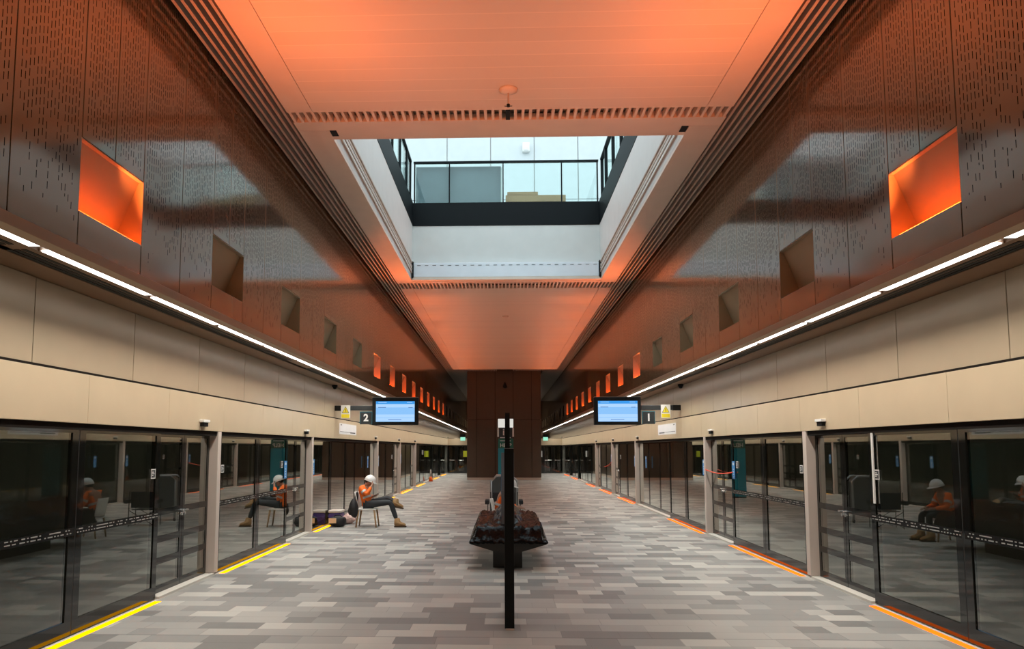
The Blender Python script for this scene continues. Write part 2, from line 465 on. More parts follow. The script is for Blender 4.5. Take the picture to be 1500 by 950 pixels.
        for q in ((0,1,3,2), (2,3,5,4), (4,5,7,6), (0,2,4,6), (1,7,5,3)): bm.faces.new([v[i] for i in q])
        o = obj("scoop", bm, "niche", t)
        md = o.modifiers.new("thickness", 'SOLIDIFY'); md.thickness = 0.012; md.offset = 1.0
        if lit:
            bm = bmesh.new(); box(bm, s*(W+0.04), s*(W+0.075), y+0.06, y+NW-0.06, NZ0+0.004, NZ0+0.022)
            obj("light_bar", bm, "orange", t)
            la = bpy.data.lights.new("niche_uplight", 'AREA'); la.shape = 'RECTANGLE'; la.size = 0.25; la.size_y = 0.05
            la.energy = UP_W*{0: 0.98, 5: 0.9}.get(k, 0.30); la.color = (1.0, 0.20, 0.045); la.spread = math.radians(82 if k in (0, 5) else 76)
            lo = bpy.data.objects.new("niche_uplight", la); COL.objects.link(lo)
            lo.location = (s*(W-0.02), y+NW/2, NZ0+0.06)
            zz = Vector((s*(0.60 if k in (0, 5) else 0.47), {0: -0.62, 5: 0.45}.get(k, 0.0), -0.893)).normalized(); xx = Vector((0, 1, 0)); xx = (xx - zz*zz.dot(xx)).normalized(); yy = zz.cross(xx)
            lo.rotation_euler = Matrix((xx, yy, zz)).transposed().to_euler()

    # louvre blades between wall and ceiling raft
    bm = bmesh.new()
    for q in range(5):
        X = 3.575 - 0.098*q
        box(bm, s*X, s*(X-0.036), Y0, YEND, ZC+0.005, ZC+0.125)
    for q in range(5, 32):
        X = 3.575 - 0.098*q
        box(bm, s*X, s*(X-0.036), 43.96, YEND if X > 2.36 else 44.98, ZC+0.005, ZC+0.125)
    struct("trim_15" if s < 0 else "trim_16", bm, "slat")
    la = bpy.data.lights.new("rear_fill", 'AREA'); la.shape = 'RECTANGLE'; la.size = 0.2; la.size_y = 6; la.energy = 40; la.color = (1.0, 0.97, 0.88)  # added fill light that brightens the walls beyond the core
    lo = bpy.data.objects.new("rear_fill", la); COL.objects.link(lo); lo.location = (s*0.5, 66, ZC-0.05)

    # ---------------------------------------------------------------- platform screen doors
    for k, c in enumerate(DOORS):
        t = thing("platform_screen_door", (s*XG, c, 0), "dark glass sliding platform screen door, %s, %s" % (side, nth(k)), "screen door", "platform screen doors", "thing")
        for j, (a, b_) in enumerate(((c-DH, c-0.008), (c+0.008, c+DH))):
            bm = bmesh.new()
            x0, x1 = s*XG, s*(XG+0.045)
            box(bm, x0, x1, a, a+0.11, 0.015, 2.10); box(bm, x0, x1, b_-0.11, b_, 0.015, 2.10)
            box(bm, x0, x1, a+0.11, b_-0.11, 0.015, 0.165); box(bm, x0, x1, a+0.11, b_-0.11, 2.06, 2.10)
            lf = obj("leaf", bm, "frame", t)
            bxo("pane", "glass", lf, s*(XG+0.012), s*(XG+0.024), a+0.11, b_-0.11, 0.165, 2.06)
            if k > 1: continue
            bm = bmesh.new(); box(bm, s*(XG-0.0004), s*(XG-0.0012), a+0.02, b_-0.02, 1.015, 1.095)
            obj("safety_strip", bm, "strip", lf)
        bm = bmesh.new(); box(bm, s*(XG+0.001), s*(XG+0.03), c-0.0075, c+0.0075, 0.02, 2.10)
        obj("seal", bm, "rubber", t)
        # glowing strip in the floor
        nm = "amber" if s < 0 else "red"
        colr = "amber yellow" if s < 0 else "orange red"
        tag(bxo("floor_light_strip", nm, None, s*4.345, s*4.430, c-DH+0.05, c+DH-0.10, -0.002, 0.004),
            "%s light strip in the floor along the screen door, %s" % (colr, nth(k)), "floor light", "floor light strips")
    for k, (a, b_, n) in enumerate(FIX):
        kind_ = "set back emergency door with cross bars" if n == 2 else "set back three pane glass screen"
        t = thing("glass_screen_panel", (s*4.56, (a+b_)/2, 0.035), "%s, %s, %s bay" % (kind_, side, ORD[k]), "glass screen", "fixed screen panels", "thing")
        w = (b_-a)/n
        for j in range(n):
            p, q = a+j*w+0.004, a+(j+1)*w-0.004
            bm = bmesh.new(); x0, x1 = s*4.56, s*4.60
            fb = 0.07
            box(bm, x0, x1, p, p+fb, 0.036, 2.10); box(bm, x0, x1, q-fb, q, 0.036, 2.10)
            box(bm, x0, x1, p+fb, q-fb, 0.036, 0.13); box(bm, x0, x1, p+fb, q-fb, 2.05, 2.10)
            if n == 2:
                for z in (0.40, 0.68, 1.03): box(bm, s*4.5605, s*4.5655, p+fb, q-fb, z, z+0.085)
            lf = obj("leaf", bm, "frame", t)
            bxo("pane", "glass", lf, s*4.566, s*4.574, p+fb, q-fb, 0.13, 2.05)
            if n == 2:
                ye = q-0.045 if j == 0 else p+0.045
                bm = bmesh.new()
                tube(bm, [(s*4.56, ye, 1.05), (s*4.515, ye, 1.05), (s*4.515, ye+(-0.05 if j == 0 else 0.05), 1.05)], 0.008)
                tube(bm, [(s*4.56, ye, 1.00), (s*4.535, ye, 1.00)], 0.022, 12)
                obj("handle", bm, "chrome", lf)
    for k, y in enumerate(POSTS):
        t = bxo("door_post", "post", None, s*4.432, s*4.60, y, y+0.13, 0.036, 2.16, bev=0.006)
        tag(t, "taupe square post between the screen doors, %s, %s" % (side, nth(k)), "post", "screen door posts", "thing")
        # sensor on the fascia above it
        f = thing("fascia_sensor", (s*4.43, y-0.58, 2.21), "small white sensor on the beige fascia, %s, above the %s post" % (side, "first" if k == 0 else ORD[k]), "sensor", "fascia sensors")
        ys = y - 0.62
        bm = bmesh.new(); box(bm, s*4.429, s*4.36, ys-0.11, ys+0.11, 2.275, 2.315, bev=0.006); obj("bracket", bm, "white", f)
        bm = bmesh.new(); box(bm, s*4.429, s*4.375, ys-0.085, ys+0.085, 2.215, 2.275, bev=0.008); obj("lens_block", bm, "black", f)

    # tunnel behind the glass
    bm = bmesh.new()
    box(bm, s*8.0, s*8.2, Y0, YE+1, -1.3, 2.7); box(bm, s*4.75, s*8.2, Y0, YE+1, -1.4, -1.3); box(bm, s*4.66, s*8.2, Y0, YE+1, 2.7, 2.8)
    box(bm, s*4.75, s*8.0, YE+0.9, YE+1, -1.3, 2.7); box(bm, s*4.75, s*8.0, Y0-0.1, Y0, -1.3, 2.7)
    box(bm, s*4.44, s*4.75, Y0-0.1, YE+1, -1.4, -0.121); box(bm, s*4.44, s*4.85, Y0-0.1, Y0, -0.12, 2.8); box(bm, s*4.75, s*4.85, YE, YEND, -0.2, 2.8); box(bm, s*4.40, s*4.85, YE+0.05, YE+0.12, -0.1, 2.8)
    struct("wall_tunnel_"+sn, bm, "tunnel")
    for q in range(6):  # added fill lights, no real fittings, so the panes look less black
        la = bpy.data.lights.new("tunnel_fill", 'AREA'); la.shape = 'RECTANGLE'; la.size = 0.2; la.size_y = 9.0; la.energy = 5.0; la.color = (1.0, 1.0, 0.84)
        lo = bpy.data.objects.new("tunnel_fill", la); COL.objects.link(lo); lo.location = (s*5.4, 2.0+q*10, 2.66)
        lo.rotation_euler = (0, -s*0.5, 0)

# ------------------------------------------------------------------ ceiling
def slab(y0, y1, nm):
    bm = bmesh.new()
    box(bm, -2.742, 2.742, y0, y1, ZC, ZC+0.10)
    struct(nm, bm, "ceil")
    bm = bmesh.new()
    for s in (-1, 1): box(bm, s*2.750, s*3.115, y0, y1, ZC, ZC+0.10, bev=0.003)
    struct(nm+"_edge", bm, "ceiledge")
slab(Y0, 9.96, "ceiling")
slab(21.52, 43.95, "ceiling_far")
bm = bmesh.new()
# beams at both ends of the opening and the side borders
box(bm, -3.115, 3.115, 10.28, 10.56, ZC, ZC+0.10, bev=0.003); box(bm, -2.70, 2.70, 10.575, OY0+0.17, ZC+0.015, ZC+0.2)
box(bm, -3.115, 3.115, 20.62, 20.79, ZC, ZC+0.10, bev=0.003); box(bm, -OX, OX, OY1, 20.615, ZC+0.01, ZC+0.09)
for s in (-1, 1): box(bm, s*OX, s*3.115, 10.565, 20.615, ZC, ZC+0.06, bev=0.003)
struct("ceiling_border", bm, "ceiledge")
bm = bmesh.new()
for ya, yb in ((9.96, 10.28), (20.79, 21.52)):
    n = 59
    for i in range(n):
        x = -3.08 + 6.16*i/(n-1)
        box(bm, x-0.020, x+0.020, ya, yb, ZC+0.004, ZC+0.10)
struct("trim_17", bm, "ceiledge")
bm = bmesh.new()
box(bm, -3.115, 3.115, 9.95, 10.29, ZC+0.12, ZC+0.2); box(bm, -3.115, 3.115, 20.78, 21.53, ZC+0.12, ZC+0.2)
struct("trim_18", bm, "slat")
# dark void above the louvres and raft
bm = bmesh.new()
for a, b_ in ((Y0, OY0-0.3), (OY1+0.5, YEND)): box(bm, -4.1, 4.1, a, b_, 7.6, 7.7)
for s in (-1, 1): box(bm, s*(OX+0.35), s*4.1, OY0-0.3, OY1+0.5, 7.6, 7.7)
struct("ceiling_void", bm, "dark")

# hall end walls
bm = bmesh.new(); box(bm, -8.2, 8.2, Y0-0.2, Y0-0.1, -1.4, 8.0); struct("wall_back", bm, "beige2")
bm = bmesh.new(); box(bm, -4.7, 4.7, YEND, YEND+0.2, -0.1, 8.0); struct("wall_front", bm, "bronze")

# ------------------------------------------------------------------ skylight shaft and concourse above
ZB0, ZB1 = 8.225, 8.90
bm = bmesh.new()
for s in (-1, 1): box(bm, s*OX, s*(OX+0.30), OY0-0.3, OY1+0.5, ZC+0.061, ZB0)
box(bm, -OX, OX, OY1+0.20, OY1+0.5, ZC+0.09, ZB0)
box(bm, -OX, OX, OY0-0.3, OY0-0.02, ZC+0.2, ZB0)
struct("wall_shaft", bm, "shaft")
bm = bmesh.new()
for s in (-1, 1):
    for z in (6.80, 6.90, 6.985, 7.09): box(bm, s*(OX-0.03), s*OX, OY0+0.2, OY1+0.19, z, z+0.035)
struct("trim_19", bm, "slat")
bm = bmesh.new()
for s in (-1, 1):
    for z in (6.845, 6.945): box(bm, s*(OX-0.022), s*OX, OY0+0.2, OY1+0.19, z, z+0.03)
struct("trim_20", bm, "white")
# edge beam
bm = bmesh.new()
for s in (-1, 1): box(bm, s*(OX-0.01), s*(OX+0.34), OY0-0.3, OY1+0.5, ZB0+0.004, ZB1)
box(bm, -OX+0.01, OX-0.01, OY1+0.18, OY1+0.5, ZB0+0.004, ZB1); box(bm, -OX+0.01, OX-0.01, OY0-0.3, OY0, ZB0+0.004, ZB1)
struct("trim_21", bm, "steel")
# concourse floor, walls
bm = bmesh.new()
for s in (-1, 1): box(bm, s*(OX+0.34), s*9.0, -2, 28, ZB1-0.2, ZB1)
box(bm, -OX-0.34, OX+0.34, OY1+0.5, 28, ZB1-0.2, ZB1); box(bm, -OX-0.34, OX+0.34, -2, OY0-0.3, ZB1-0.2, ZB1)
struct("floor_concourse", bm, "upper")
bm = bmesh.new()
x = -9.06
while x < 9.0:
    z = ZB1
    for h in (2.62, 2.6, 2.6):
        box(bm, x+0.02, x+1.70-0.02, 28, 28.1, z+0.012, z+h-0.012); z += h
    x += 1.70
struct("wall_concourse", bm, "upper")
bm = bmesh.new(); box(bm, -9.1, 9.1, 28.08, 28.2, ZB1, 16.8); struct("wall_concourse_joint", bm, "steelgrey")
bm = bmesh.new()
for s in (-1, 1): box(bm, s*9.0, s*9.1, -2, 28, ZB1, 15.0)
box(bm, -9, 9, -2.1, -2, ZB1, 15.0)
struct("wall_concourse_sides", bm, "upper")

# glass balustrades
def balustrade(label, horizontal, xs, c, ys=None):
    t = thing("glass_balustrade", (c if not horizontal else 0, OY1+0.34 if horizontal else 15.6, ZB1), label, "balustrade", "glass balustrades round the opening")
    H = 1.23
    pts = xs
    for a, b_ in zip(pts, pts[1:]):
        if horizontal: bxo("pane", "clear", t, a+0.02, b_-0.02, c, c+0.014, ZB1+0.002, ZB1+H-0.05)
        else: bxo("pane", "clear", t, c, c+0.014, a+0.02, b_-0.02, ZB1+0.002, ZB1+H-0.05)
    for a in pts:
        w = 0.017 if horizontal else 0.035
        if horizontal: bxo("mullion", "steel", t, a-w, a+w, c-0.03, c+0.05, ZB1, ZB1+H-0.05)
        else: bxo("mullion", "steel", t, c-0.04, c+0.04, a-w, a+w, ZB1, ZB1+H-0.05)
    if horizontal: bxo("top_rail", "steel", t, pts[0]-0.03, pts[-1]+0.03, c-0.04, c+0.06, ZB1+H-0.05, ZB1+H)
    else: bxo("top_rail", "steel", t, c-0.05, c+0.05, pts[0]-0.03, pts[-1]+0.03, ZB1+H-0.05, ZB1+H)
balustrade("glass balustrade at the far end of the skylight opening, above the dark beam", True, [-2.62, -1.617, -0.073, 1.60, 2.62], OY1+0.24)
sideys = [10.6, 11.9, 13.2, 14.5, 15.8, 17.1, 18.4, 19.7, 20.5]
balustrade("glass balustrade along the skylight edge above the amber strip side", False, sideys, -OX-0.08)
balustrade("glass balustrade along the skylight edge above the red strip side", False, sideys, OX+0.08)
# covers and timber on the concourse
t = thing("protective_sheet", (-1.35, OY1+0.42, ZB1), "large grey protective sheet standing behind the left half of the glass balustrade", "sheet")
bxo("board", "sheet", t, -2.6, -0.14, OY1+0.40, OY1+0.42, ZB1+0.002, ZB1+1.14)
bxo("edge_strip", "white", t, -0.139, -0.10, OY1+0.40, OY1+0.42, ZB1+0.002, ZB1+1.10)
for i, (x0, x1, z0, z1, rot) in enumerate(((-0.02, 1.80, 0.002, 0.20, 0), (0.0, 1.76, 0.205, 0.40, 0.6), (0.05, 0.95, 0.405, 0.50, -1.2))):
    bm = bmesh.new(); box(bm, x0, x1, OY1+0.75, OY1+1.75, ZB1+z0, ZB1+z1, bev=0.01)
    o = obj("timber_board", bm, "timber")
    tag(o, ("bottom raw timber board of the stack behind the upstairs balustrade", "middle raw timber board of the stack behind the upstairs balustrade", "topmost short timber board of the stack behind the upstairs balustrade")[i], "board", "timber boards stacked upstairs")
bm = bmesh.new(); box(bm, 0.9, 2.15, OY1+0.55, OY1+0.70, ZB1+0.002, ZB1+0.05, bev=0.01)
tag(obj("steel_offcut", bm, "steelgrey"), "grey metal offcut lying in front of the upstairs timber boards", "offcut")
t = thing("wall_lamp", (0.82, 28, 13.5), "small white box lamp high on the pale wall above the skylight", "lamp")
bm = bmesh.new(); box(bm, 0.68, 0.96, 27.8, 27.995, 13.38, 13.73, bev=0.02); obj("case", bm, "white", t)
bm = bmesh.new(); box(bm, 0.73, 0.91, 27.78, 27.81, 13.41, 13.53, bev=0.01); obj("lens", bm, "paper", t)

# roller blind boxes of the opening
t = thing("roller_blind_box", (0, OY1, ZC), "long white roller blind box at the far edge of the skylight opening", "blind box")
bxo("casing", "blind", t, -2.60, 2.60, OY1+0.02, OY1+0.17, ZC+0.10, ZC+0.50, bev=0.008)
bm = bmesh.new()
for i in range(24):
    x = -2.5 + i*0.215
    box(bm, x, x+0.10, OY1+0.012, OY1+0.021, ZC+0.42, ZC+0.432)
obj("slot_line", bm, "ink", t)
for s in (-1, 1): bxo("end_cap", "black", t, s*2.605, s*2.655, OY1-0.05, OY1+0.18, ZC+0.062, ZC+0.53)
for s, side in SIDES:
    tag(bxo("blind_end_cap", "black", None, s*2.56, s*2.655, 10.58, 10.78, ZC+0.005, ZC+0.28), "black blind bracket in the near corner of the skylight, "+side, "bracket", "black blind brackets")

# ceiling devices
t = thing("ceiling_speaker", (0.0, 9.38, ZC), "round salmon ceiling disc with a hanging rod near the skylight", "ceiling fitting")
bm = bmesh.new(); lathe(bm, [(0.125, 0.0), (0.12, -0.02), (0.06, -0.045), (0.02, -0.05)], (0, 9.38, ZC), 28); obj("disc", bm, "ceiledge", t, True)
bm = bmesh.new(); tube(bm, [(0, 9.38, ZC-0.04), (0, 9.38, ZC-0.20)], 0.012, 10); obj("rod", bm, "slat", t)
bm = bmesh.new(); tube(bm, [(0, 9.38, ZC-0.20), (0, 9.38, ZC-0.235)], 0.022, 12); tube(bm, [(-0.05, 9.38, ZC-0.225), (0.05, 9.38, ZC-0.225)], 0.005); obj("nozzle", bm, "black", t)
bm = bmesh.new(); box(bm, -0.030, 0.030, 9.965, 10.275, ZC-0.006, ZC+0.09)
tag(obj("beam_bracket", bm, "black"), "black bracket between the ceiling fins in front of the skylight", "bracket")
bm = bmesh.new(); lathe(bm, [(0.11, 0.0), (0.11, -0.03), (0.08, -0.055), (0.03, -0.06)], (0.0, 26.1, ZC), 24)
tag(obj("smoke_detector", bm, "ceiledge", None, True), "small round detector on the far orange lit ceiling", "detector")

# ------------------------------------------------------------------ bronze lift core at the far end
CX0, CX1, CY0 = -2.31, 2.19, 45.0
bm = bmesh.new()
xs = [CX0, -1.73, -0.60, 0.50, 1.62, CX1]
for a, b_ in zip(xs, xs[1:]):
    box(bm, a+0.012, b_-0.012, CY0, CY0+0.05, 0.16, 3.63, bev=0.004); box(bm, a+0.012, b_-0.012, CY0, CY0+0.05, 3.655, 6.75, bev=0.004)
for s_, x in ((-1, CX0), (1, CX1)):
    for i in range(9):
        for z0, z1 in ((0.16, 3.63), (3.655, 6.75)):
            box(bm, x, x-s_*0.05, CY0+0.05+i*1.4+0.01, CY0+0.05+(i+1)*1.4-0.01, z0, z1)
struct("wall_core", bm, "core")
bm = bmesh.new(); box(bm, CX0+0.05, CX1-0.05, CY0+0.05, 57.5, 0, 7.6); struct("wall_core_backing", bm, "dark")
bm = bmesh.new(); box(bm, CX0+0.01, CX1-0.01, CY0+0.01, 57.6, 0.0, 0.15); struct("baseboard_core", bm, "slat")
t = thing("wall_siren", (0.0, CY0, 5.7), "small dark teardrop siren high on the bronze lift core", "siren")
bm = bmesh.new(); lathe(bm, [(0.02, 0.26), (0.07, 0.15), (0.13, 0.0), (0.12, -0.08), (0.05, -0.13)], (0.0, CY0-0.12, 5.68), 18); obj("body", bm, "black", t, True)
bxo("mount", "black", t, -0.04, 0.04, CY0-0.08, CY0-0.002, 5.62, 5.72)

# glazed end screens either side of the core
for s, side in SIDES:
    x0, x1 = (-4.45, CX0) if s < 0 else (CX1, 4.45)
    bm = bmesh.new(); box(bm, x0, x1, YE-0.08, YE+0.05, 2.16, 2.68, bev=0.004)
    struct("trim_22" if s < 0 else "trim_23", bm, "beige")
    bm = bmesh.new(); box(bm, x0, x1, YE+0.06, YE+0.10, 0, 2.72); struct("trim_24" if s < 0 else "trim_25", bm, "dark")
    t = thing("glazed_end_door", (s*3.4, YE, 0), "black framed glass door closing the far end beside the lift core, "+side, "glass door", None, "thing")
    n = 3; w = (x1-x0)/n
    for j in range(n):
        a, b_ = x0+j*w+0.01, x0+(j+1)*w-0.01
        bm = bmesh.new()
        box(bm, a, a+0.13, YE-0.05, YE, 0.005, 2.155); box(bm, b_-0.13, b_, YE-0.05, YE, 0.005, 2.155)
        box(bm, a+0.13, b_-0.13, YE-0.05, YE, 0.005, 0.16); box(bm, a+0.13, b_-0.13, YE-0.05, YE, 2.05, 2.155)
        lf = obj("leaf", bm, "frame", t)
        bxo("pane", "glass", lf, a+0.13, b_-0.13, YE-0.03, YE-0.018, 0.16, 2.05)
        bm = bmesh.new()
        tube(bm, [(a+0.2, YE-0.06, 1.0), (b_-0.15, YE-0.06, 1.0)], 0.018); tube(bm, [(a+0.2, YE-0.06, 1.0), (a+0.2, YE-0.05, 1.0)], 0.05, 10)
        obj("push_bar", bm, "chrome", lf)
    # notices
    xx = -3.05 if s < 0 else 2.72
    tag(bxo("door_notice", "lime" if s < 0 else "paper", None, xx-0.17, xx+0.17, YE-0.065, YE-0.055, 1.25, 1.72),
        "lime yellow notice on the glass end door, amber strip side" if s < 0 else "white notice on the glass end door, red strip side", "notice")
    if s < 0:
        tag(bxo("door_notice", "paper", None, -2.72, -2.52, YE-0.065, YE-0.055, 1.42, 1.76), "white notice beside the lime notice on the far glass door", "notice")
    # exit sign under the soffit
    xs_ = -2.95 if s < 0 else 2.85
    t = thing("exit_sign", (xs_, 52.0, 2.9), "small green exit sign hung beside the bronze lift core, "+side, "exit sign")
    bxo("box_body", "exitg", t, xs_-0.17, xs_+0.17, 51.97, 52.03, 2.45, 2.69)
    bm = bmesh.new()
    for q in (-0.1, 0.1): tube(bm, [(xs_+q, 52, 2.7), (xs_+q, 52, ZS)], 0.01)
    box(bm, xs_-0.18, xs_+0.18, 51.95, 52.05, 2.69, 2.90); obj("bracket", bm, "black", t)
    bm = bmesh.new(); tube(bm, [(s*3.0, 52, ZS), (s*3.75, 52, ZS+0.03)], 0.02)
    obj("support_rail", bm, "black", t)

# ------------------------------------------------------------------ hanging displays
for s, side in SIDES:
    num = "2" if s < 0 else "1"
    Y = 19.1
    t = thing("platform_display", (s*4.46, Y, 2.95), "black framed blue screen on an arm with the number %s sign, %s" % (num, side), "display", "hanging platform displays")
    bxo("arm", "charcoal", t, s*3.46, s*4.30, Y-0.05, Y+0.05, 2.885, 3.005, bev=0.006)
    bxo("wall_bracket", "black", t, s*4.26, s*4.459, Y-0.06, Y+0.06, 2.875, 3.01, bev=0.004)
    xa, xb = (-3.475, -2.28) if s < 0 else (2.245, 3.44)
    hs = bxo("housing", "black", t, xa, xb, Y-0.09, Y+0.09, 2.505, 3.215, bev=0.02)
    bxo("top_cover", "steelgrey", t, xa+0.01, xb-0.01, Y-0.088, Y+0.088, 3.2155, 3.225)
    ia, ib, iz0, iz1 = xa+0.10, xb-0.09, 2.585, 3.115
    hgt = iz1-iz0
    scr = bxo("screen", "screen_lo", t, ia, ib, Y-0.095, Y-0.091, iz0, iz1)
    for z0, z1, m in ((0.87, 1.0, "screen_hd"), (0.70, 0.855, "screen_hi"), (0.20, 0.36, "screen_hi"), (0.02, 0.18, "screen_hi")):
        bxo("band", m, scr, ia+0.004, ib-0.004, Y-0.098, Y-0.0955, iz0+hgt*z0, iz0+hgt*z1)
    for xx0, xx1, zz in ((0.06, 0.26, 0.69), (0.84, 0.95, 0.68), (0.32, 0.66, 0.085), (0.06, 0.28, 0.93), (0.80, 0.94, 0.93)):
        bxo("text_line", "screen_tx" if zz < 0.9 else "screen_hi", scr, ia+(ib-ia)*xx0, ia+(ib-ia)*xx1, Y-0.1005, Y-0.0985, iz0+hgt*zz, iz0+hgt*(zz+0.028))
    na, nb = (s*3.478, s*3.80)
    pl = bxo("number_plate", "charcoal", t, na, nb, Y-0.04, Y+0.04, 2.525, 2.85, bev=0.004)
    bm = bmesh.new(); xl, xr = min(na, nb), max(na, nb)
    box(bm, xl, xr, Y-0.043, Y-0.041, 2.838, 2.848); box(bm, xl, xl+0.008, Y-0.043, Y-0.041, 2.53, 2.838); box(bm, xr-0.008, xr, Y-0.043, Y-0.041, 2.53, 2.838)
    obj("rim", bm, "teal", pl)
    text_mesh("numeral", num, 0.25, "white", Matrix.Translation(((na+nb)/2, Y-0.045, 2.685)) @ Matrix.Rotation(PI/2, 4, 'X'), pl, 0.008)
    # caution placard clipped to the arm
    xc = s*4.17 if s < 0 else s*4.07
    t = thing("caution_sign", (xc, Y, 2.85), "white and yellow caution triangle card hung on the display arm, "+side, "sign", "caution cards on the display arms")
    bxo("card", "white", t, xc-0.12, xc+0.12, Y-0.063, Y-0.055, 2.675, 3.02)
    bm = bmesh.new(); prism(bm, [(xc-0.095, 2.815), (xc+0.095, 2.815), (xc, 2.985)], 'y', Y-0.066, Y-0.0635); obj("triangle_border", bm, "ink", t)
    bm = bmesh.new(); prism(bm, [(xc-0.078, 2.825), (xc+0.078, 2.825), (xc, 2.966)], 'y', Y-0.069, Y-0.0665); obj("triangle", bm, "yellow", t)
    bm = bmesh.new(); box(bm, xc-0.008, xc+0.008, Y-0.072, Y-0.0695, 2.862, 2.925); box(bm, xc-0.008, xc+0.008, Y-0.072, Y-0.0695, 2.838, 2.853); obj("exclamation_mark", bm, "ink", t)
    bxo("caption_panel", "yellow", t, xc-0.105, xc+0.105, Y-0.066, Y-0.0635, 2.69, 2.785)
    # paper notice on the fascia
    t = thing("fascia_notice", (s*4.43, 20.6, 2.4), "white paper notice taped to the beige fascia below the display, %s" % side, "notice", "paper notices on the fascia")
    x = s*4.427
    bm = bmesh.new(); box(bm, s*4.429, x, 19.5, 21.75, 2.285, 2.575); obj("paper", bm, "paper", t)
    bm = bmesh.new(); box(bm, x, s*4.426, 19.6, 21.6, 2.345, 2.357); box(bm, x, s*4.426, 20.9, 21.6, 2.325, 2.345); box(bm, x, s*4.426, 19.65, 19.8, 2.52, 2.545); obj("print", bm, "ink", t)
    # dome cameras under the soffit
    yc = 18.6
    t = thing("dome_camera", (s*4.42, yc, ZS), "small black dome camera under the brown soffit, "+side, "camera", "dome cameras under the soffit")
    bm = bmesh.new(); lathe(bm, [(0.07, 0), (0.07, -0.05), (0.05, -0.055)], (s*4.36, yc, ZS-0.001), 18); obj("base_ring", bm, "black", t, True)
    bm = bmesh.new(); lathe(bm, [(0.05, -0.055), (0.045, -0.085), (0.02, -0.105)], (s*4.36, yc, ZS-0.001), 18); obj("dome", bm, "steel", t, True)

# ------------------------------------------------------------------ stickers on the glass
def square_notice(s, y, z, label, sz=0.12):
    t = thing("door_sticker", (s*XG, y, z), label, "sticker", "square notices on the doors")
    x = s*(XG-0.002)
    bxo("border", "white", t, s*(XG-0.0005), x, y-sz/2, y+sz/2, z-sz/2, z+sz/2)
    f = bxo("field", "ink", t, x, s*(XG-0.003), y-sz*0.4, y+sz*0.4, z-sz*0.4, z+sz*0.4)
    bm = bmesh.new()
    for i, (a, b_) in enumerate(((-0.3, 0.1), (-0.3, 0.25), (-0.3, 0.0))): box(bm, s*(XG-0.003), s*(XG-0.0036), y-s*a*sz, y-s*b_*sz, z+sz*(0.14-0.17*i), z+sz*(0.22-0.17*i))
    obj("text_lines", bm, "white", f)
def blue_sign(s, y, z0, z1, label):
    t = thing("blue_door_sign", (s*XG, y, z0), label, "sign", "blue signs on the doors")
    w = 0.09
    bxo("plate", "bluesign", t, s*(XG-0.0005), s*(XG-0.003), y-w, y+w, z0, z1)
    bm = bmesh.new()
    box(bm, s*(XG-0.003), s*(XG-0.004), y-0.05, y+0.05, z1-0.08, z1-0.03)
    for i in range(4): box(bm, s*(XG-0.003), s*(XG-0.004), y-0.03, y+0.03, z0+0.03+i*0.05, z0+0.05+i*0.05)
    obj("pictogram", bm, "paper", t)
for s, side in SIDES:
    square_notice(s, 9.21, 1.583, "white outlined square notice on the nearest screen door, "+side)
    square_notice(s, 11.5, 1.585, "white outlined square notice on the second screen door beside the post, "+side)
    square_notice(s, 14.62, 1.585, "white outlined square notice beside a blue sign on the second screen door, "+side, 0.13)
    blue_sign(s, 14.86, 1.30, 1.65, "tall blue sign at the far edge of the second screen door, "+side)
    blue_sign(s, 17.05, 1.30, 1.65, "tall blue sign at the near edge of the third screen door, "+side)
    blue_sign(s, 23.90, 1.28, 1.65, "tall blue sign on the three pane screen before the third post, "+side)
    blue_sign(s, 25.95, 1.28, 1.65, "tall blue sign just past the third post, "+side)
    square_notice(s, 29.15, 1.57, "white outlined square notice on the fourth screen door, "+side, 0.16)
    blue_sign(s, 31.6, 1.28, 1.65, "tall blue sign just past the fourth post, "+side)

# red barrier tape
bm = bmesh.new()
pts = [(4.43, 16.76 - 1.95*i/10, 1.43 - 0.05*math.sin(PI*i/10)) for i in range(11)]
tube(bm, pts, 0.012, 6)
tag(obj("barrier_tape", bm, "tape", None, True), "sagging red tape strung from the second post, red strip side", "tape")
bm = bmesh.new()
tube(bm, [(4.43, 33.6 - 2.4*i/10, 1.08 + 0.26*i/10 - 0.04*math.sin(PI*i/10)) for i in range(11)], 0.012, 6)
tag(obj("barrier_tape", bm, "tape", None, True), "far slanting red tape past the fourth post, red strip side", "tape")
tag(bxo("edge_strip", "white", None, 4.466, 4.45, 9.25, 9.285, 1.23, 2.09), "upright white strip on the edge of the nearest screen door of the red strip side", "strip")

# ------------------------------------------------------------------ black blade sign in the centre
t = thing("blade_sign", (-0.016, 8.05, 0), "tall thin black blade sign seen edge on, nearest the camera", "sign")
bxo("plinth", "post", t, -0.055, 0.035, 7.96, 8.9, 0.0, 0.012)
bxo("lower_panel", "black", t, -0.066, 0.036, 7.98, 8.85, 0.012, 1.90, bev=0.004)
bxo("upper_panel", "black", t, -0.058, -0.006, 8.0, 8.80, 1.90, 2.285, bev=0.003)
bxo("cover_plate", "steelgrey", t, -0.066, 0.036, 7.98, 8.85, 1.8995, 1.9025)

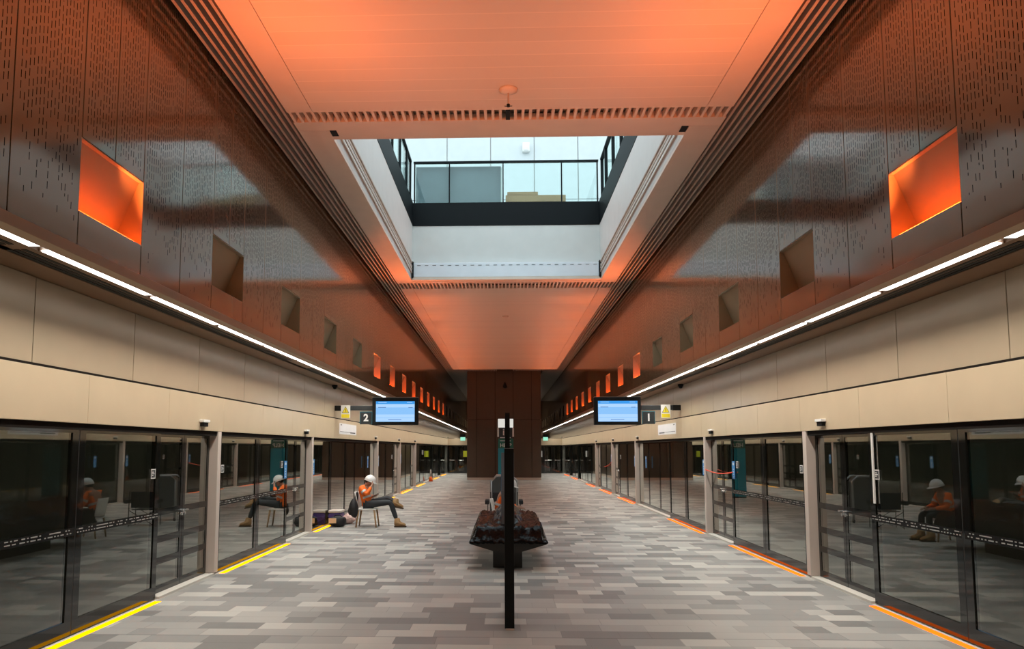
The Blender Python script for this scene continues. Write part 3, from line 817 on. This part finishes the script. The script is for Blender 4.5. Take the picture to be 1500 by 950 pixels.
# ------------------------------------------------------------------ wrapped bench
t = thing("bench", (0, 13, 0), "back to back platform bench with dark base under black plastic", "bench")
bm = bmesh.new(); prism(bm, [(-0.60, 0.40), (-0.16, 0.27), (0.16, 0.27), (0.60, 0.40), (0.60, 0.44), (-0.60, 0.44)], 'y', 11.8, 15.0); obj("seat", bm, "bench", t)
bm = bmesh.new(); box(bm, -0.25, 0.22, 12.05, 14.05, 0.0, 0.30, bev=0.008); obj("base", bm, "bench", t)
bm = bmesh.new(); prism(bm, [(-0.12, 0.44), (0.12, 0.44), (0.05, 0.86), (-0.05, 0.86)], 'y', 12.7, 14.9); obj("backrest", bm, "bench", t)
t = thing("map_panel", (0, 12.5, 0.45), "narrow blue grey sign panel rising from the wrapped bench behind the black blade sign", "sign panel")
bm = bmesh.new(); prism(bm, [(12.32, 0.66), (12.60, 0.66), (12.60, 1.83), (12.50, 1.83), (12.32, 1.2)], 'x', -0.115, 0.10); obj("panel", bm, "bluegrey", t)
bm = bmesh.new(); box(bm, -0.12, -0.1155, 12.36, 12.56, 1.15, 1.5); obj("poster", bm, "bluesign", t)
# crumpled plastic: a height field with hanging edges
bm = bmesh.new()
nx, ny = 49, 73
rnd = random.Random(3)
from mathutils import noise
grid = []
for j in range(ny):
    v = j/(ny-1); y = 11.80 + 3.15*v
    row = []
    for i in range(nx):
        u = i/(nx-1)*2-1
        hw = 0.615 - 0.01*math.sin(v*20)
        x = hw*u
        a = abs(u)
        # stacked bulk on the seat, tent over the back rest
        bulk = 0.20*max(0.0, min(1.0, (1-a)/0.14))*(1.0 if v > 0.04 else v/0.04)
        if v < 0.12: bulk *= min(1, 0.25+v/0.06)
        tent = max(0.0, 0.27*(1-a/0.42))*max(0.0, min(1.0, (v-0.22)/0.15))
        wr = 0.030*noise.noise((x*9, y*5, 0.3)) + 0.022*noise.noise((x*24, y*15, 1.7))
        z = 0.455 + bulk + tent + wr*(0.35+1.2*min(1, (1-a)/0.1))
        row.append(bm.verts.new((x, y, z)))
    # hem
    grid.append(row)
for j in range(ny-1):
    for i in range(nx-1):
        bm.faces.new((grid[j][i], grid[j][i+1], grid[j+1][i+1], grid[j+1][i]))
def hem(edge, off):
    low = [bm.verts.new((v.co.x+off[0], v.co.y+off[1], 0.405+0.02*rnd.random())) for v in edge]
    for a in range(len(edge)-1): bm.faces.new((edge[a], edge[a+1], low[a+1], low[a]))
hem(grid[0], (0, -0.03)); hem([r[0] for r in grid], (-0.012, 0)); hem([r[-1] for r in grid], (0.012, 0))
o = obj("plastic_sheet", bm, "plastic", None, True)
md = o.modifiers.new("thickness", 'SOLIDIFY'); md.thickness = 0.004
tag(o, "crumpled glossy black plastic sheet draped over the central bench", "plastic sheet")

# ------------------------------------------------------------------ help point totem
t = thing("help_totem", (0, 29.1, 0), "tall teal and green help point totem with white lit top", "totem")
Y = 29.0
bxo("plinth", "charcoal", t, -0.29, 0.29, Y+0.01, Y+0.26, 0.0, 0.06)
bxo("lower_panel", "teal", t, -0.30, 0.30, Y, Y+0.28, 0.06, 1.905, bev=0.006)
hp = bxo("help_panel", "green", t, -0.30, 0.30, Y, Y+0.28, 1.908, 2.285, bev=0.006)
ip = bxo("info_panel", "charcoal", t, -0.26, 0.26, Y, Y+0.28, 2.288, 2.715, bev=0.006)
bm = bmesh.new()
for s in (-1, 1): box(bm, s*0.262, s*0.325, Y+0.02, Y+0.26, 2.36, 2.70, bev=0.006)
obj("side_light", bm, "white", ip)
bxo("light_top", "lampbox", t, -0.30, 0.30, Y, Y+0.28, 2.718, 3.06, bev=0.01)
RX = Matrix.Rotation(PI/2, 4, 'X')
text_mesh("lettering", "HELP", 0.20, "white", Matrix.Translation((0.0, Y-0.004, 2.02)) @ RX, hp, 0.003)
text_mesh("information_mark", "i", 0.36, "white", Matrix.Translation((-0.08, Y-0.004, 2.53)) @ RX, ip, 0.008)
bm = bmesh.new(); box(bm, -0.22, 0.2, Y-0.004, Y-0.001, 2.185, 2.215); obj("small_text_line", bm, "paper", hp)
bm = bmesh.new(); box(bm, -0.22, 0.2, Y-0.004, Y-0.001, 2.31, 2.34); obj("small_text_line", bm, "paper", ip)

# ------------------------------------------------------------------ people
def skin(name, V, E, mat, parent, root, sub=2, smooth=True):
    """grow a continuous surface over a joint skeleton"""
    me = bpy.data.meshes.new(name)
    names = list(V)
    me.from_pydata([V[n][0] for n in names], [(names.index(a), names.index(b_)) for a, b_ in E], [])
    o = bpy.data.objects.new(name, me); COL.objects.link(o)
    o.modifiers.new("skin", 'SKIN')
    for i, n in enumerate(names):
        r = V[n][1]; sv = me.skin_vertices[0].data[i]
        sv.radius = r if isinstance(r, tuple) else (r, r)
        sv.use_root = (n == root)
    if sub: sm = o.modifiers.new("sub", 'SUBSURF'); sm.levels = sub; sm.render_levels = sub
    bpy.context.view_layer.update()
    dg = bpy.context.evaluated_depsgraph_get()
    m2 = bpy.data.meshes.new_from_object(o.evaluated_get(dg))
    bpy.data.objects.remove(o)
    m2.name = name; m2.materials.clear(); m2.materials.append(MT[mat])
    for p in m2.polygons: p.use_smooth = smooth
    o = bpy.data.objects.new(name, m2); COL.objects.link(o)
    o.parent = parent; bpy.context.view_layer.update(); o.matrix_parent_inverse = parent.matrix_world.inverted()
    return o

def lerp(a, b_, f): return tuple(a[i]+(b_[i]-a[i])*f for i in range(3))

def hand(V, E, wrist, palm, fdir, side, pre, curl=(0, 0, -1)):
    """palm with four fingers of different length and a thumb"""
    f = Vector(fdir).normalized(); sd = Vector(side).normalized(); cu = Vector(curl).normalized()
    P = Vector(palm)
    V[pre+"palm"] = (tuple(P), (0.034, 0.020)); E.append((wrist, pre+"palm"))
    for i, (off, ln) in enumerate(((-0.030, 0.062), (-0.010, 0.074), (0.011, 0.069), (0.031, 0.052))):
        b0 = P + f*0.040 + sd*off; b1 = b0 + f*ln*0.55 + cu*ln*0.12; b2 = b1 + f*ln*0.35 + cu*ln*0.38
        for q, (p, r) in enumerate(((b0, 0.0105), (b1, 0.009), (b2, 0.0075))): V["%sf%d%d" % (pre, i, q)] = (tuple(p), r)
        E += [(pre+"palm", "%sf%d0" % (pre, i)), ("%sf%d0" % (pre, i), "%sf%d1" % (pre, i)), ("%sf%d1" % (pre, i), "%sf%d2" % (pre, i))]
    t0 = P - sd*0.040 + f*0.002; t1 = t0 + f*0.034 - sd*0.016 + cu*0.012
    V[pre+"t0"] = (tuple(t0), 0.012); V[pre+"t1"] = (tuple(t1), 0.0095)
    E += [(pre+"palm", pre+"t0"), (pre+"t0", pre+"t1")]

def boot(bmU, bmS, ankle, ang, roll=0.0, L=0.29):
    """work boot in its own profile: shaft, vamp and toe, with a sole; facing +x, pitched by ang about y"""
    def add(bm, prof, w, bev):
        tmp = bmesh.new(); prism(tmp, prof, 'y', -w, w)
        bmesh.ops.bevel(tmp, geom=list(tmp.edges), offset=bev, segments=2, affect='EDGES')
        M = Matrix.Translation(ankle) @ Matrix.Rotation(ang, 4, 'Y') @ Matrix.Rotation(roll, 4, 'X')
        bmesh.ops.transform(tmp, matrix=M, verts=tmp.verts)
        me = bpy.data.meshes.new("x"); tmp.to_mesh(me); tmp.free(); bm.from_mesh(me); bpy.data.meshes.remove(me)
    add(bmU, [(-0.072, -0.095), (0.20, -0.095), (0.212, -0.062), (0.18, -0.030), (0.11, -0.012), (0.062, 0.02), (0.058, 0.095), (-0.065, 0.105), (-0.075, 0.0)], 0.046, 0.014)
    add(bmS, [(-0.078, -0.125), (0.218, -0.125), (0.222, -0.094), (-0.080, -0.094)], 0.049, 0.008)

def helmet(parent, c, tilt, fx=1):
    bm = bmesh.new()
    R = 0.138
    prof = [(R*1.02*math.cos(a), R*0.98*math.sin(a)) for a in [PI/2*i/9 for i in range(10)]]
    prof[-1] = (0.004, R*0.98)
    lathe(bm, prof, (0, 0, 0), 28)
    for v in bm.verts: v.co.y *= 0.80
    for v in bm.verts:
        if v.co.z > 0.05 and abs(v.co.y) < 0.02: v.co.z += 0.008
    # peak and rim
    n = 24
    ring = []
    for k in range(n+1):
        a = -PI + 2*PI*k/n
        ex = 0.055*max(0, math.cos(a))**1.5 + 0.012
        i0 = (R*1.0*math.cos(a), R*0.80*math.sin(a), 0.008); o0 = ((R+ex)*math.cos(a), (R+ex*0.7)*0.80*math.sin(a), -0.012)
        ring.append((bm.verts.new(i0), bm.verts.new(o0), bm.verts.new((o0[0], o0[1], o0[2]-0.006)), bm.verts.new((i0[0]*0.97, i0[1]*0.97, -0.008))))
    for A, B in zip(ring, ring[1:]):
        for q in range(3): bm.faces.new((A[q], B[q], B[q+1], A[q+1]))
    M = Matrix.Translation(c) @ Matrix.Rotation(tilt, 4, 'Y') @ Matrix.Scale(1.0, 4)
    bmesh.ops.transform(bm, matrix=M, verts=bm.verts)
    return obj("helmet", bm, "helmet", parent, True)

def person(label, ox, oy, J, phone=True, boots=None, tilt=0.3, hel=None, leaned=True):
    """J: joints as (x, y, z) offsets from (ox, oy); facing +x, right side towards -y"""
    P = lambda n: (ox+J[n][0], oy+J[n][1], J[n][2])
    t = thing("person", (P("pelvis")[0], oy, 0), label, "person")
    V, E = {}, []
    def add(n, p, r, prev=None):
        V[n] = (p, r)
        if prev: E.append((prev, n))
    # body
    add("pelvis", P("pelvis"), (0.135, 0.11)); add("belly", P("belly"), (0.14, 0.105), "pelvis"); add("chest", P("chest"), (0.155, 0.105), "belly")
    add("neck0", P("neck"), 0.058, "chest")
    hd = Vector(P("head")); nk = Vector(P("neck")); up = (hd-nk).normalized()
    fw = Vector(J["look"]).normalized()
    add("skull0", tuple(nk + up*0.075), (0.062, 0.066), "neck0")
    add("skull1", tuple(hd + fw*0.012), (0.078, 0.092), "skull0"); add("skull2", tuple(hd + up*0.075), (0.072, 0.085), "skull1")
    add("nose", tuple(hd + fw*0.108 - up*0.012), 0.014, "skull1")
    add("chin", tuple(nk + up*0.065 + fw*0.062), 0.034, "skull0")
    for sgn, k in ((-1, "R"), (1, "L")):
        add("ear"+k, tuple(hd + Vector((0, sgn*0.090, 0)) - up*0.01), (0.012, 0.022), "skull1")
        add("sho"+k, P("sho"+k), 0.062, "chest"); add("elb"+k, P("elb"+k), 0.043, "sho"+k); add("wri"+k, P("wri"+k), 0.028, "elb"+k)
        w, h_ = Vector(P("wri"+k)), Vector(P("hand"+k)); fd = (h_-w).normalized()
        sd = fd.cross(Vector(J["curl"+k])).normalized()
        hand(V, E, "wri"+k, tuple(h_), fd, sd, "h"+k, J["curl"+k])
        add("hip"+k, P("hip"+k), 0.082, "pelvis"); add("kne"+k, P("kne"+k), 0.055, "hip"+k)
        add("cal"+k, lerp(P("kne"+k), P("ank"+k), 0.35), 0.052, "kne"+k); add("ank"+k, P("ank"+k), 0.036, "cal"+k)
    skin("body", V, E, "skin", t, "pelvis")
    # jacket
    V, E = {}, []
    add("chest", P("chest"), (0.175, 0.125)); add("belly", P("belly"), (0.165, 0.125), "chest"); add("hem", lerp(P("belly"), P("pelvis"), 0.80), (0.190, 0.150), "belly"); hm = P("pelvis"); add("hem2", (hm[0]+0.03, hm[1], hm[2]+0.01), (0.192, 0.150), "hem")
    add("collar", lerp(P("chest"), P("neck"), 0.62), 0.078, "chest")
    for k in "RL":
        add("sho"+k, P("sho"+k), 0.078, "chest"); add("mid"+k, lerp(P("sho"+k), P("elb"+k), 0.5), 0.066, "sho"+k); add("elb"+k, P("elb"+k), 0.060, "mid"+k)
        add("cuf"+k, lerp(P("elb"+k), P("wri"+k), 0.9), 0.045, "elb"+k)
    jk = skin("jacket", V, E, "hivis", t, "chest")
    # reflective bands round the waist and the sleeves
    bm = bmesh.new()
    c0, c1 = Vector(P("belly")), Vector(P("chest")); ax = (c1-c0).normalized()
    def band(c, ax, ru, rv, h):
        u = Vector((0, 1, 0)); v = ax.cross(u).normalized(); n = 20
        A = [bm.verts.new(c - ax*h/2 + u*ru*math.cos(2*PI*k/n) + v*rv*math.sin(2*PI*k/n)) for k in range(n)]
        B = [bm.verts.new(c + ax*h/2 + u*ru*math.cos(2*PI*k/n) + v*rv*math.sin(2*PI*k/n)) for k in range(n)]
        for k in range(n): bm.faces.new((A[k], A[(k+1) % n], B[(k+1) % n], B[k]))
    band(c0 + ax*0.02, ax, 0.176, 0.137, 0.05)
    for k in "RL":
        e0, e1 = Vector(P("sho"+k)), Vector(P("elb"+k)); a2 = (e1-e0).normalized()
        cc = e0.lerp(e1, 0.55)
        u = a2.cross(Vector((0.3, 0.5, 0.8))).normalized(); v = a2.cross(u); n = 16
        A = [bm.verts.new(cc - a2*0.025 + (u*math.cos(2*PI*q/n) + v*math.sin(2*PI*q/n))*0.070) for q in range(n)]
        B = [bm.verts.new(cc + a2*0.025 + (u*math.cos(2*PI*q/n) + v*math.sin(2*PI*q/n))*0.070) for q in range(n)]
        for q in range(n): bm.faces.new((A[q], A[(q+1) % n], B[(q+1) % n], B[q]))
    obj("reflective_tape", bm, "reflect", jk, True)
    # trousers
    V, E = {}, []
    add("pelvis", P("pelvis"), (0.128, 0.108))
    for k in "RL":
        add("hip"+k, P("hip"+k), 0.100, "pelvis"); add("thi"+k, lerp(P("hip"+k), P("kne"+k), 0.5), 0.088, "hip"+k); add("kne"+k, P("kne"+k), 0.072, "thi"+k)
        add("cal"+k, lerp(P("kne"+k), P("ank"+k), 0.4), 0.066, "kne"+k); add("hem"+k, lerp(P("kne"+k), P("ank"+k), 0.86), 0.056, "cal"+k)
    skin("trousers", V, E, "trouser", t, "pelvis")
    for k in "RL":
        u, s_ = bmesh.new(), bmesh.new(); a = boots[k]
        boot(u, s_, P("ank"+k), a[0], a[1])
        b_ = obj("boot", u, "boot", t, True); obj("sole", s_, "sole", b_)
    # hair under the helmet
    bm = bmesh.new(); bmesh.ops.create_icosphere(bm, subdivisions=3, radius=0.098)
    for v in bm.verts:
        v.co.x *= 1.02; v.co.z *= 0.78
    bmesh.ops.transform(bm, matrix=Matrix.Translation(hd - fw*0.030 + up*0.035) @ Matrix.Rotation(tilt, 4, 'Y'), verts=bm.verts)
    obj("hair", bm, "hair", t, True)
    helmet(t, hd + up*0.055 - fw*0.002, tilt)
    # face details: eyes, brows and mouth
    bm = bmesh.new()
    for sgn in (-1, 1):
        c = hd + fw*0.092 + Vector((0, sgn*0.032, 0)) + up*0.012
        q = bmesh.ops.create_icosphere(bm, subdivisions=2, radius=0.011)["verts"]
        bmesh.ops.translate(bm, vec=c, verts=q)
    c = hd + fw*0.086 - up*0.055
    q = bmesh.ops.create_icosphere(bm, subdivisions=2, radius=0.014)["verts"]
    for v in q: v.co.z *= 0.35; v.co.y *= 1.7
    bmesh.ops.translate(bm, vec=c, verts=q)
    obj("eyes_and_mouth", bm, "hair", t, True)
    return t

J1 = dict(pelvis=(-3.43, 0, 0.535), belly=(-3.44, 0, 0.70), chest=(-3.50, 0, 0.885), neck=(-3.455, 0, 0.985), head=(-3.385, 0, 1.070), look=(0.76, 0, -0.62),
          shoR=(-3.54, -0.19, 0.945), elbR=(-3.39, -0.27, 0.785), wriR=(-3.285, -0.15, 0.985), handR=(-3.275, -0.105, 1.045), curlR=(-0.6, 0.6, 0.2),
          shoL=(-3.52, 0.19, 0.945), elbL=(-3.42, 0.25, 0.70), wriL=(-3.28, 0.10, 0.735), handL=(-3.225, 0.05, 0.745), curlL=(0.2, -0.5, 0.6),
          hipR=(-3.38, -0.10, 0.545), kneR=(-2.83, -0.10, 0.600), ankR=(-2.655, -0.10, 0.125),
          hipL=(-3.38, 0.10, 0.550), kneL=(-2.93, 0.20, 0.68), ankL=(-2.720, 0.02, 0.585))
person("seated worker in white helmet and orange hi-vis, hand to brim, looking at a phone", 0, 18.18, J1, boots=dict(R=(0.0, 0.0), L=(0.18, 0.0)), tilt=0.36)
bm = bmesh.new(); box(bm, -0.075, 0.075, -0.036, 0.036, -0.004, 0.004, bev=0.003)
bmesh.ops.transform(bm, matrix=Matrix.Translation((-3.19, 18.20, 0.785)) @ Matrix.Rotation(-0.45, 4, 'Y'), verts=bm.verts)
tag(obj("phone", bm, "black"), "black phone held by the seated worker in orange", "phone")

J2 = dict(pelvis=(-0.17, 0, 0.535), belly=(-0.15, 0, 0.70), chest=(-0.09, 0, 0.885), neck=(-0.03, 0, 0.995), head=(0.03, 0, 1.085), look=(0.90, 0, -0.4),
          shoR=(-0.08, -0.19, 0.945), elbR=(0.02, -0.24, 0.70), wriR=(0.22, -0.13, 0.67), handR=(0.28, -0.10, 0.665), curlR=(0.0, 0.2, -0.9),
          shoL=(-0.08, 0.19, 0.945), elbL=(0.02, 0.24, 0.70), wriL=(0.22, 0.13, 0.67), handL=(0.28, 0.10, 0.665), curlL=(0.0, -0.2, -0.9),
          hipR=(-0.13, -0.10, 0.545), kneR=(0.32, -0.13, 0.54), ankR=(0.30, -0.13, 0.125),
          hipL=(-0.13, 0.10, 0.545), kneL=(0.32, 0.13, 0.54), ankL=(0.36, 0.13, 0.125))
person("second worker in orange seated mostly hidden behind the black blade sign", 0, 15.75, J2, boots=dict(R=(0.0, 0.0), L=(0.0, 0.0)), tilt=0.25)

def chair(label, ox, oy, seat_z=0.445):
    t = thing("chair", (ox, oy, 0), label, "chair")
    bm = bmesh.new(); box(bm, ox-0.23, ox+0.23, oy-0.22, oy+0.22, seat_z-0.03, seat_z, bev=0.010); obj("seat", bm, "white", t)
    # slightly curved back plate with open lower part
    bm = bmesh.new()
    n = 12; A = []
    for r, (z, xo) in enumerate(((seat_z+0.02, -0.215), (seat_z+0.16, -0.23), (seat_z+0.32, -0.265), (seat_z+0.40, -0.285))):
        for lay in (0, 0.018):
            A.append([bm.verts.new((ox+xo-0.05*(1-((2*i/n-1)**2))+lay, oy-0.20+0.40*i/n, z)) for i in range(n+1)])
    for r in range(3):
        for i in range(n):
            a, b_ = A[2*r], A[2*r+2]; bm.faces.new((a[i], a[i+1], b_[i+1], b_[i]))
            a, b_ = A[2*r+1], A[2*r+3]; bm.faces.new((a[i], b_[i], b_[i+1], a[i+1]))
    for i in range(n):
        bm.faces.new((A[0][i], A[1][i], A[1][i+1], A[0][i+1])); bm.faces.new((A[6][i], A[6][i+1], A[7][i+1], A[7][i]))
    for r in range(3):
        for i in (0, n): bm.faces.new((A[2*r][i], A[2*r+2][i], A[2*r+3][i], A[2*r+1][i]))
    obj("backrest", bm, "white", t, True)
    for sx in (-1, 1):
        for sy in (-1, 1):
            bm = bmesh.new(); tube(bm, [(ox+sx*0.19, oy+sy*0.185, seat_z-0.03), (ox+sx*0.245, oy+sy*0.205, 0.0)], [0.024, 0.016], 10)
            obj("leg", bm, "wood", t, True)
    return t
chair("white shell chair with tapered wooden legs under the seated worker", -3.40, 18.18)
chair("white chair of the worker hidden behind the black blade sign", -0.04, 15.75)

# backpack hanging on the chair back
t = thing("backpack", (-3.80, 18.1, 0.2), "black backpack hanging from the back of the worker's chair", "backpack")
bm = bmesh.new(); bmesh.ops.create_uvsphere(bm, u_segments=20, v_segments=14, radius=1.0)
for v in bm.verts:
    c = v.co; k = 1.0 - 0.22*max(0, c.z)
    c.x *= 0.115*k*(1.25 if c.x < 0 else 0.75); c.y *= 0.16*k; c.z *= 0.235
    c.x -= 0.05*c.z/0.235*0.2
bmesh.ops.translate(bm, vec=(-3.68, 17.97, 0.47), verts=bm.verts); obj("bag", bm, "nylon", t, True)
bm = bmesh.new(); bmesh.ops.create_uvsphere(bm, u_segments=14, v_segments=10, radius=1.0)
for v in bm.verts: v.co.x *= 0.06; v.co.y *= 0.12; v.co.z *= 0.11
bmesh.ops.translate(bm, vec=(-3.78, 17.97, 0.40), verts=bm.verts); obj("front_pocket", bm, "nylon", t, True)
for q in (-0.07, 0.07):
    bm = bmesh.new(); tube(bm, [(-3.70, 18.1+q, 0.66), (-3.665, 18.1+q, 0.80), (-3.66, 18.1+q, 0.862), (-3.640, 18.1+q, 0.80), (-3.66, 18.1+q, 0.50), (-3.70, 18.1+q, 0.32)], 0.014, 6); obj("strap", bm, "nylon", t, True)
bm = bmesh.new(); tube(bm, [(-3.68, 18.05, 0.30), (-3.655, 18.03, 0.17), (-3.66, 18.03, 0.05)], 0.008, 6); obj("loose_strap", bm, "nylon", t, True)

# coolers and bags along the screen
def cooler(x, y, w, d, label, rz=0):
    t = thing("cooler_box", (x, y, 0), label, "cooler box")
    bm = bmesh.new(); prism(bm, [(x-w/2+0.02, 0.0), (x+w/2-0.02, 0.0), (x+w/2, 0.30), (x-w/2, 0.30)], 'y', y-d/2, y+d/2)
    bmesh.ops.bevel(bm, geom=list(bm.edges), offset=0.015, segments=2, affect='EDGES'); obj("body", bm, "purple", t)
    bm = bmesh.new(); box(bm, x-w/2-0.008, x+w/2+0.008, y-d/2-0.008, y+d/2+0.008, 0.302, 0.365, bev=0.018); obj("lid", bm, "cooler_lid", t)
    bm = bmesh.new(); tube(bm, [(x-w/2-0.004, y-d/2-0.012, 0.24), (x-w/2*0.9, y-d/2-0.03, 0.20), (x+w/2*0.9, y-d/2-0.03, 0.20), (x+w/2+0.004, y-d/2-0.012, 0.24)], 0.008, 6); obj("handle", bm, "purple", t, True)
cooler(-4.285, 18.70, 0.31, 0.42, "purple cooler box with cream lid, behind the black duffel bag")
def duffel(label, c, sx, sy, sz, lab):
    t = thing("duffel_bag", (c[0], c[1], 0), label, "bag")
    bm = bmesh.new(); bmesh.ops.create_uvsphere(bm, u_segments=28, v_segments=18, radius=1.0)
    for v in bm.verts:
        p = v.co; n_ = noise.noise((p.x*2.2+c[0], p.y*2.2, p.z*2.2))
        f = 1/max(abs(p.x), abs(p.y), abs(p.z))**0.45
        v.co = Vector((p.x*f*sx, p.y*f*sy, p.z*f*sz))*(1+0.10*n_)
    mz = min(v.co.z for v in bm.verts); bmesh.ops.translate(bm, vec=(c[0], c[1], -mz), verts=bm.verts); b_ = obj("bag", bm, "nylon", t, True)
    bm = bmesh.new(); tube(bm, [(c[0]-sx*0.5, c[1], sz*1.9), (c[0]-sx*0.3, c[1]-0.03, sz*2.25), (c[0]+sx*0.3, c[1]-0.03, sz*2.25), (c[0]+sx*0.5, c[1], sz*1.9)], 0.012, 6); obj("carry_handle", bm, "nylon", t, True)
    bxo("label_patch", "label", t, *lab)
    return t
duffel("bulging black duffel bag with a peach label, in front of the cooler box", (-4.125, 18.15, 0), 0.20, 0.15, 0.125, (-4.31, -4.13, 17.975, 17.99, 0.10, 0.22))
t = thing("carrier_bag", (-4.0, 18.85, 0), "pinkish white crumpled carrier bag beside the duffel bag", "bag")
bm = bmesh.new(); bmesh.ops.create_icosphere(bm, subdivisions=4, radius=1.0)
for v in bm.verts:
    p = v.co.copy(); n_ = noise.noise(p*2.3) ; n2 = noise.noise(p*6.0)
    v.co = Vector((p.x*0.17, p.y*0.16, p.z*0.125))*(1+0.22*n_+0.08*n2)
mz = min(v.co.z for v in bm.verts); bmesh.ops.translate(bm, vec=(-4.00, 18.85, -mz), verts=bm.verts); obj("bag", bm, "pink", t, True)
bm = bmesh.new(); tube(bm, [(-4.06, 18.85, 0.20), (-4.03, 18.83, 0.27), (-3.97, 18.83, 0.27), (-3.94, 18.85, 0.19)], 0.008, 6); obj("handle_loop", bm, "paper", t, True)

# cone by the far screens
t = thing("traffic_cone", (-4.33, 43.2, 0), "small orange and white traffic cone by the far glass screens", "cone")
bxo("base", "cone", t, -4.46, -4.20, 43.07, 43.33, 0.006, 0.03)
bm = bmesh.new(); lathe(bm, [(0.12, 0.03), (0.075, 0.28)], (-4.33, 43.2, 0), 18); obj("body", bm, "cone", t, True)
bm = bmesh.new(); lathe(bm, [(0.075, 0.28), (0.03, 0.64), (0.016, 0.68)], (-4.33, 43.2, 0), 18); obj("white_collar", bm, "white", t, True)

# folding camp chair and grey frame on the centre line
t = thing("camp_chair", (-0.07, 18.2, 0), "black folding camp chair behind the wrapped bench", "chair")
cx, cy = -0.07, 18.2
bm = bmesh.new(); box(bm, cx-0.27, cx+0.27, cy-0.22, cy+0.24, 0.40, 0.42, bev=0.006); obj("seat", bm, "nylon", t)
bm = bmesh.new(); box(bm, cx-0.27, cx+0.27, cy-0.26, cy-0.235, 0.46, 0.85, bev=0.008); obj("backrest", bm, "nylon", t)
for sx in (-1, 1):
    bm = bmesh.new(); box(bm, cx+sx*0.36, cx+sx*0.46, cy-0.26, cy+0.26, 0.56, 0.66, bev=0.02); obj("armrest", bm, "nylon", t)
    bm = bmesh.new(); tube(bm, [(cx+sx*0.32, cy-0.25, 0.0), (cx+sx*0.32, cy-0.25, 0.86)], 0.010, 8); obj("leg", bm, "black", t)
    bm = bmesh.new(); tube(bm, [(cx+sx*0.40, cy+0.25, 0.0), (cx+sx*0.40, cy+0.25, 0.58)], 0.010, 8); obj("leg", bm, "black", t)
bm = bmesh.new()
for ya, yb in ((cy-0.25, cy-0.25), (cy+0.25, cy+0.25)):
    tube(bm, [(cx-0.32, ya, 0.03), (cx+0.32, yb, 0.40)], 0.008); tube(bm, [(cx+0.32, ya, 0.03), (cx-0.32, yb, 0.40)], 0.008)
obj("cross_brace", bm, "black", t)
t = thing("display_trolley", (-0.07, 19.6, 0), "grey framed trolley with sloped shoulders standing on the centre line", "trolley")
cx, cy = -0.07, 19.6
for y in (cy-0.2, cy+0.2):
    bm = bmesh.new(); tube(bm, [(cx-0.34, y, 0.05), (cx-0.34, y, 1.06), (cx-0.20, y, 1.19), (cx+0.20, y, 1.19), (cx+0.34, y, 1.06), (cx+0.34, y, 0.05)], 0.028, 10); obj("frame", bm, "steelgrey", t, True)
bm = bmesh.new(); prism(bm, [(cx-0.31, 0.30), (cx-0.31, 1.04), (cx-0.19, 1.16), (cx+0.19, 1.16), (cx+0.31, 1.04), (cx+0.31, 0.30)], 'y', cy-0.12, cy+0.12); obj("panel", bm, pmat("smoked_panel", (0.09, 0.09, 0.088), 0.3), t)
bxo("shelf", "steelgrey", t, cx-0.34, cx+0.34, cy-0.2, cy+0.2, 0.26, 0.30)
for sx in (-1, 1):
    for sy in (-1, 1):
        bm = bmesh.new(); tube(bm, [(cx+sx*0.34-0.015, cy+sy*0.2, 0.05), (cx+sx*0.34+0.015, cy+sy*0.2, 0.05)], 0.05, 14); obj("wheel", bm, "rubber", t)

# ------------------------------------------------------------------ sky
w = bpy.data.worlds.new("sky"); SC.world = w; w.use_nodes = True
N, L = w.node_tree.nodes, w.node_tree.links
bg = N["Background"]; bg.inputs[0].default_value = (0.78, 0.94, 1.0, 1); bg.inputs[1].default_value = 2.6

# ------------------------------------------------------------------ camera
cam = bpy.data.cameras.new("camera"); co = bpy.data.objects.new("camera", cam); COL.objects.link(co)
F, PX, PY = 1083.0, 705.0, 562.5
cam.sensor_fit = 'HORIZONTAL'; cam.sensor_width = 36.0; cam.lens = 36.0*F/1500.0
cam.shift_x = (750-PX)/1500.0; cam.shift_y = (PY-475)/1500.0
pitch = math.atan((656.5-PY)/F); yaw = math.atan((738-PX)/F)
co.location = (-0.07, 0, 1.9)
co.rotation_euler = (PI/2+pitch, 0, yaw)
cam.clip_start = 0.05; cam.clip_end = 300
SC.camera = co

SC.view_settings.view_transform = 'Standard'; SC.view_settings.look = 'None'
SC.view_settings.exposure = 0.0; SC.view_settings.gamma = 1.0; SC.view_settings.use_curve_mapping = False
cy_ = SC.cycles
cy_.use_denoising = True
try: cy_.denoiser = 'OPENIMAGEDENOISE'
except Exception: pass
cy_.max_bounces = 10; cy_.diffuse_bounces = 4; cy_.glossy_bounces = 5; cy_.transparent_max_bounces = 16
cy_.sample_clamp_indirect = 6.0; cy_.use_light_tree = True
cy_.caustics_reflective = False; cy_.caustics_refractive = False
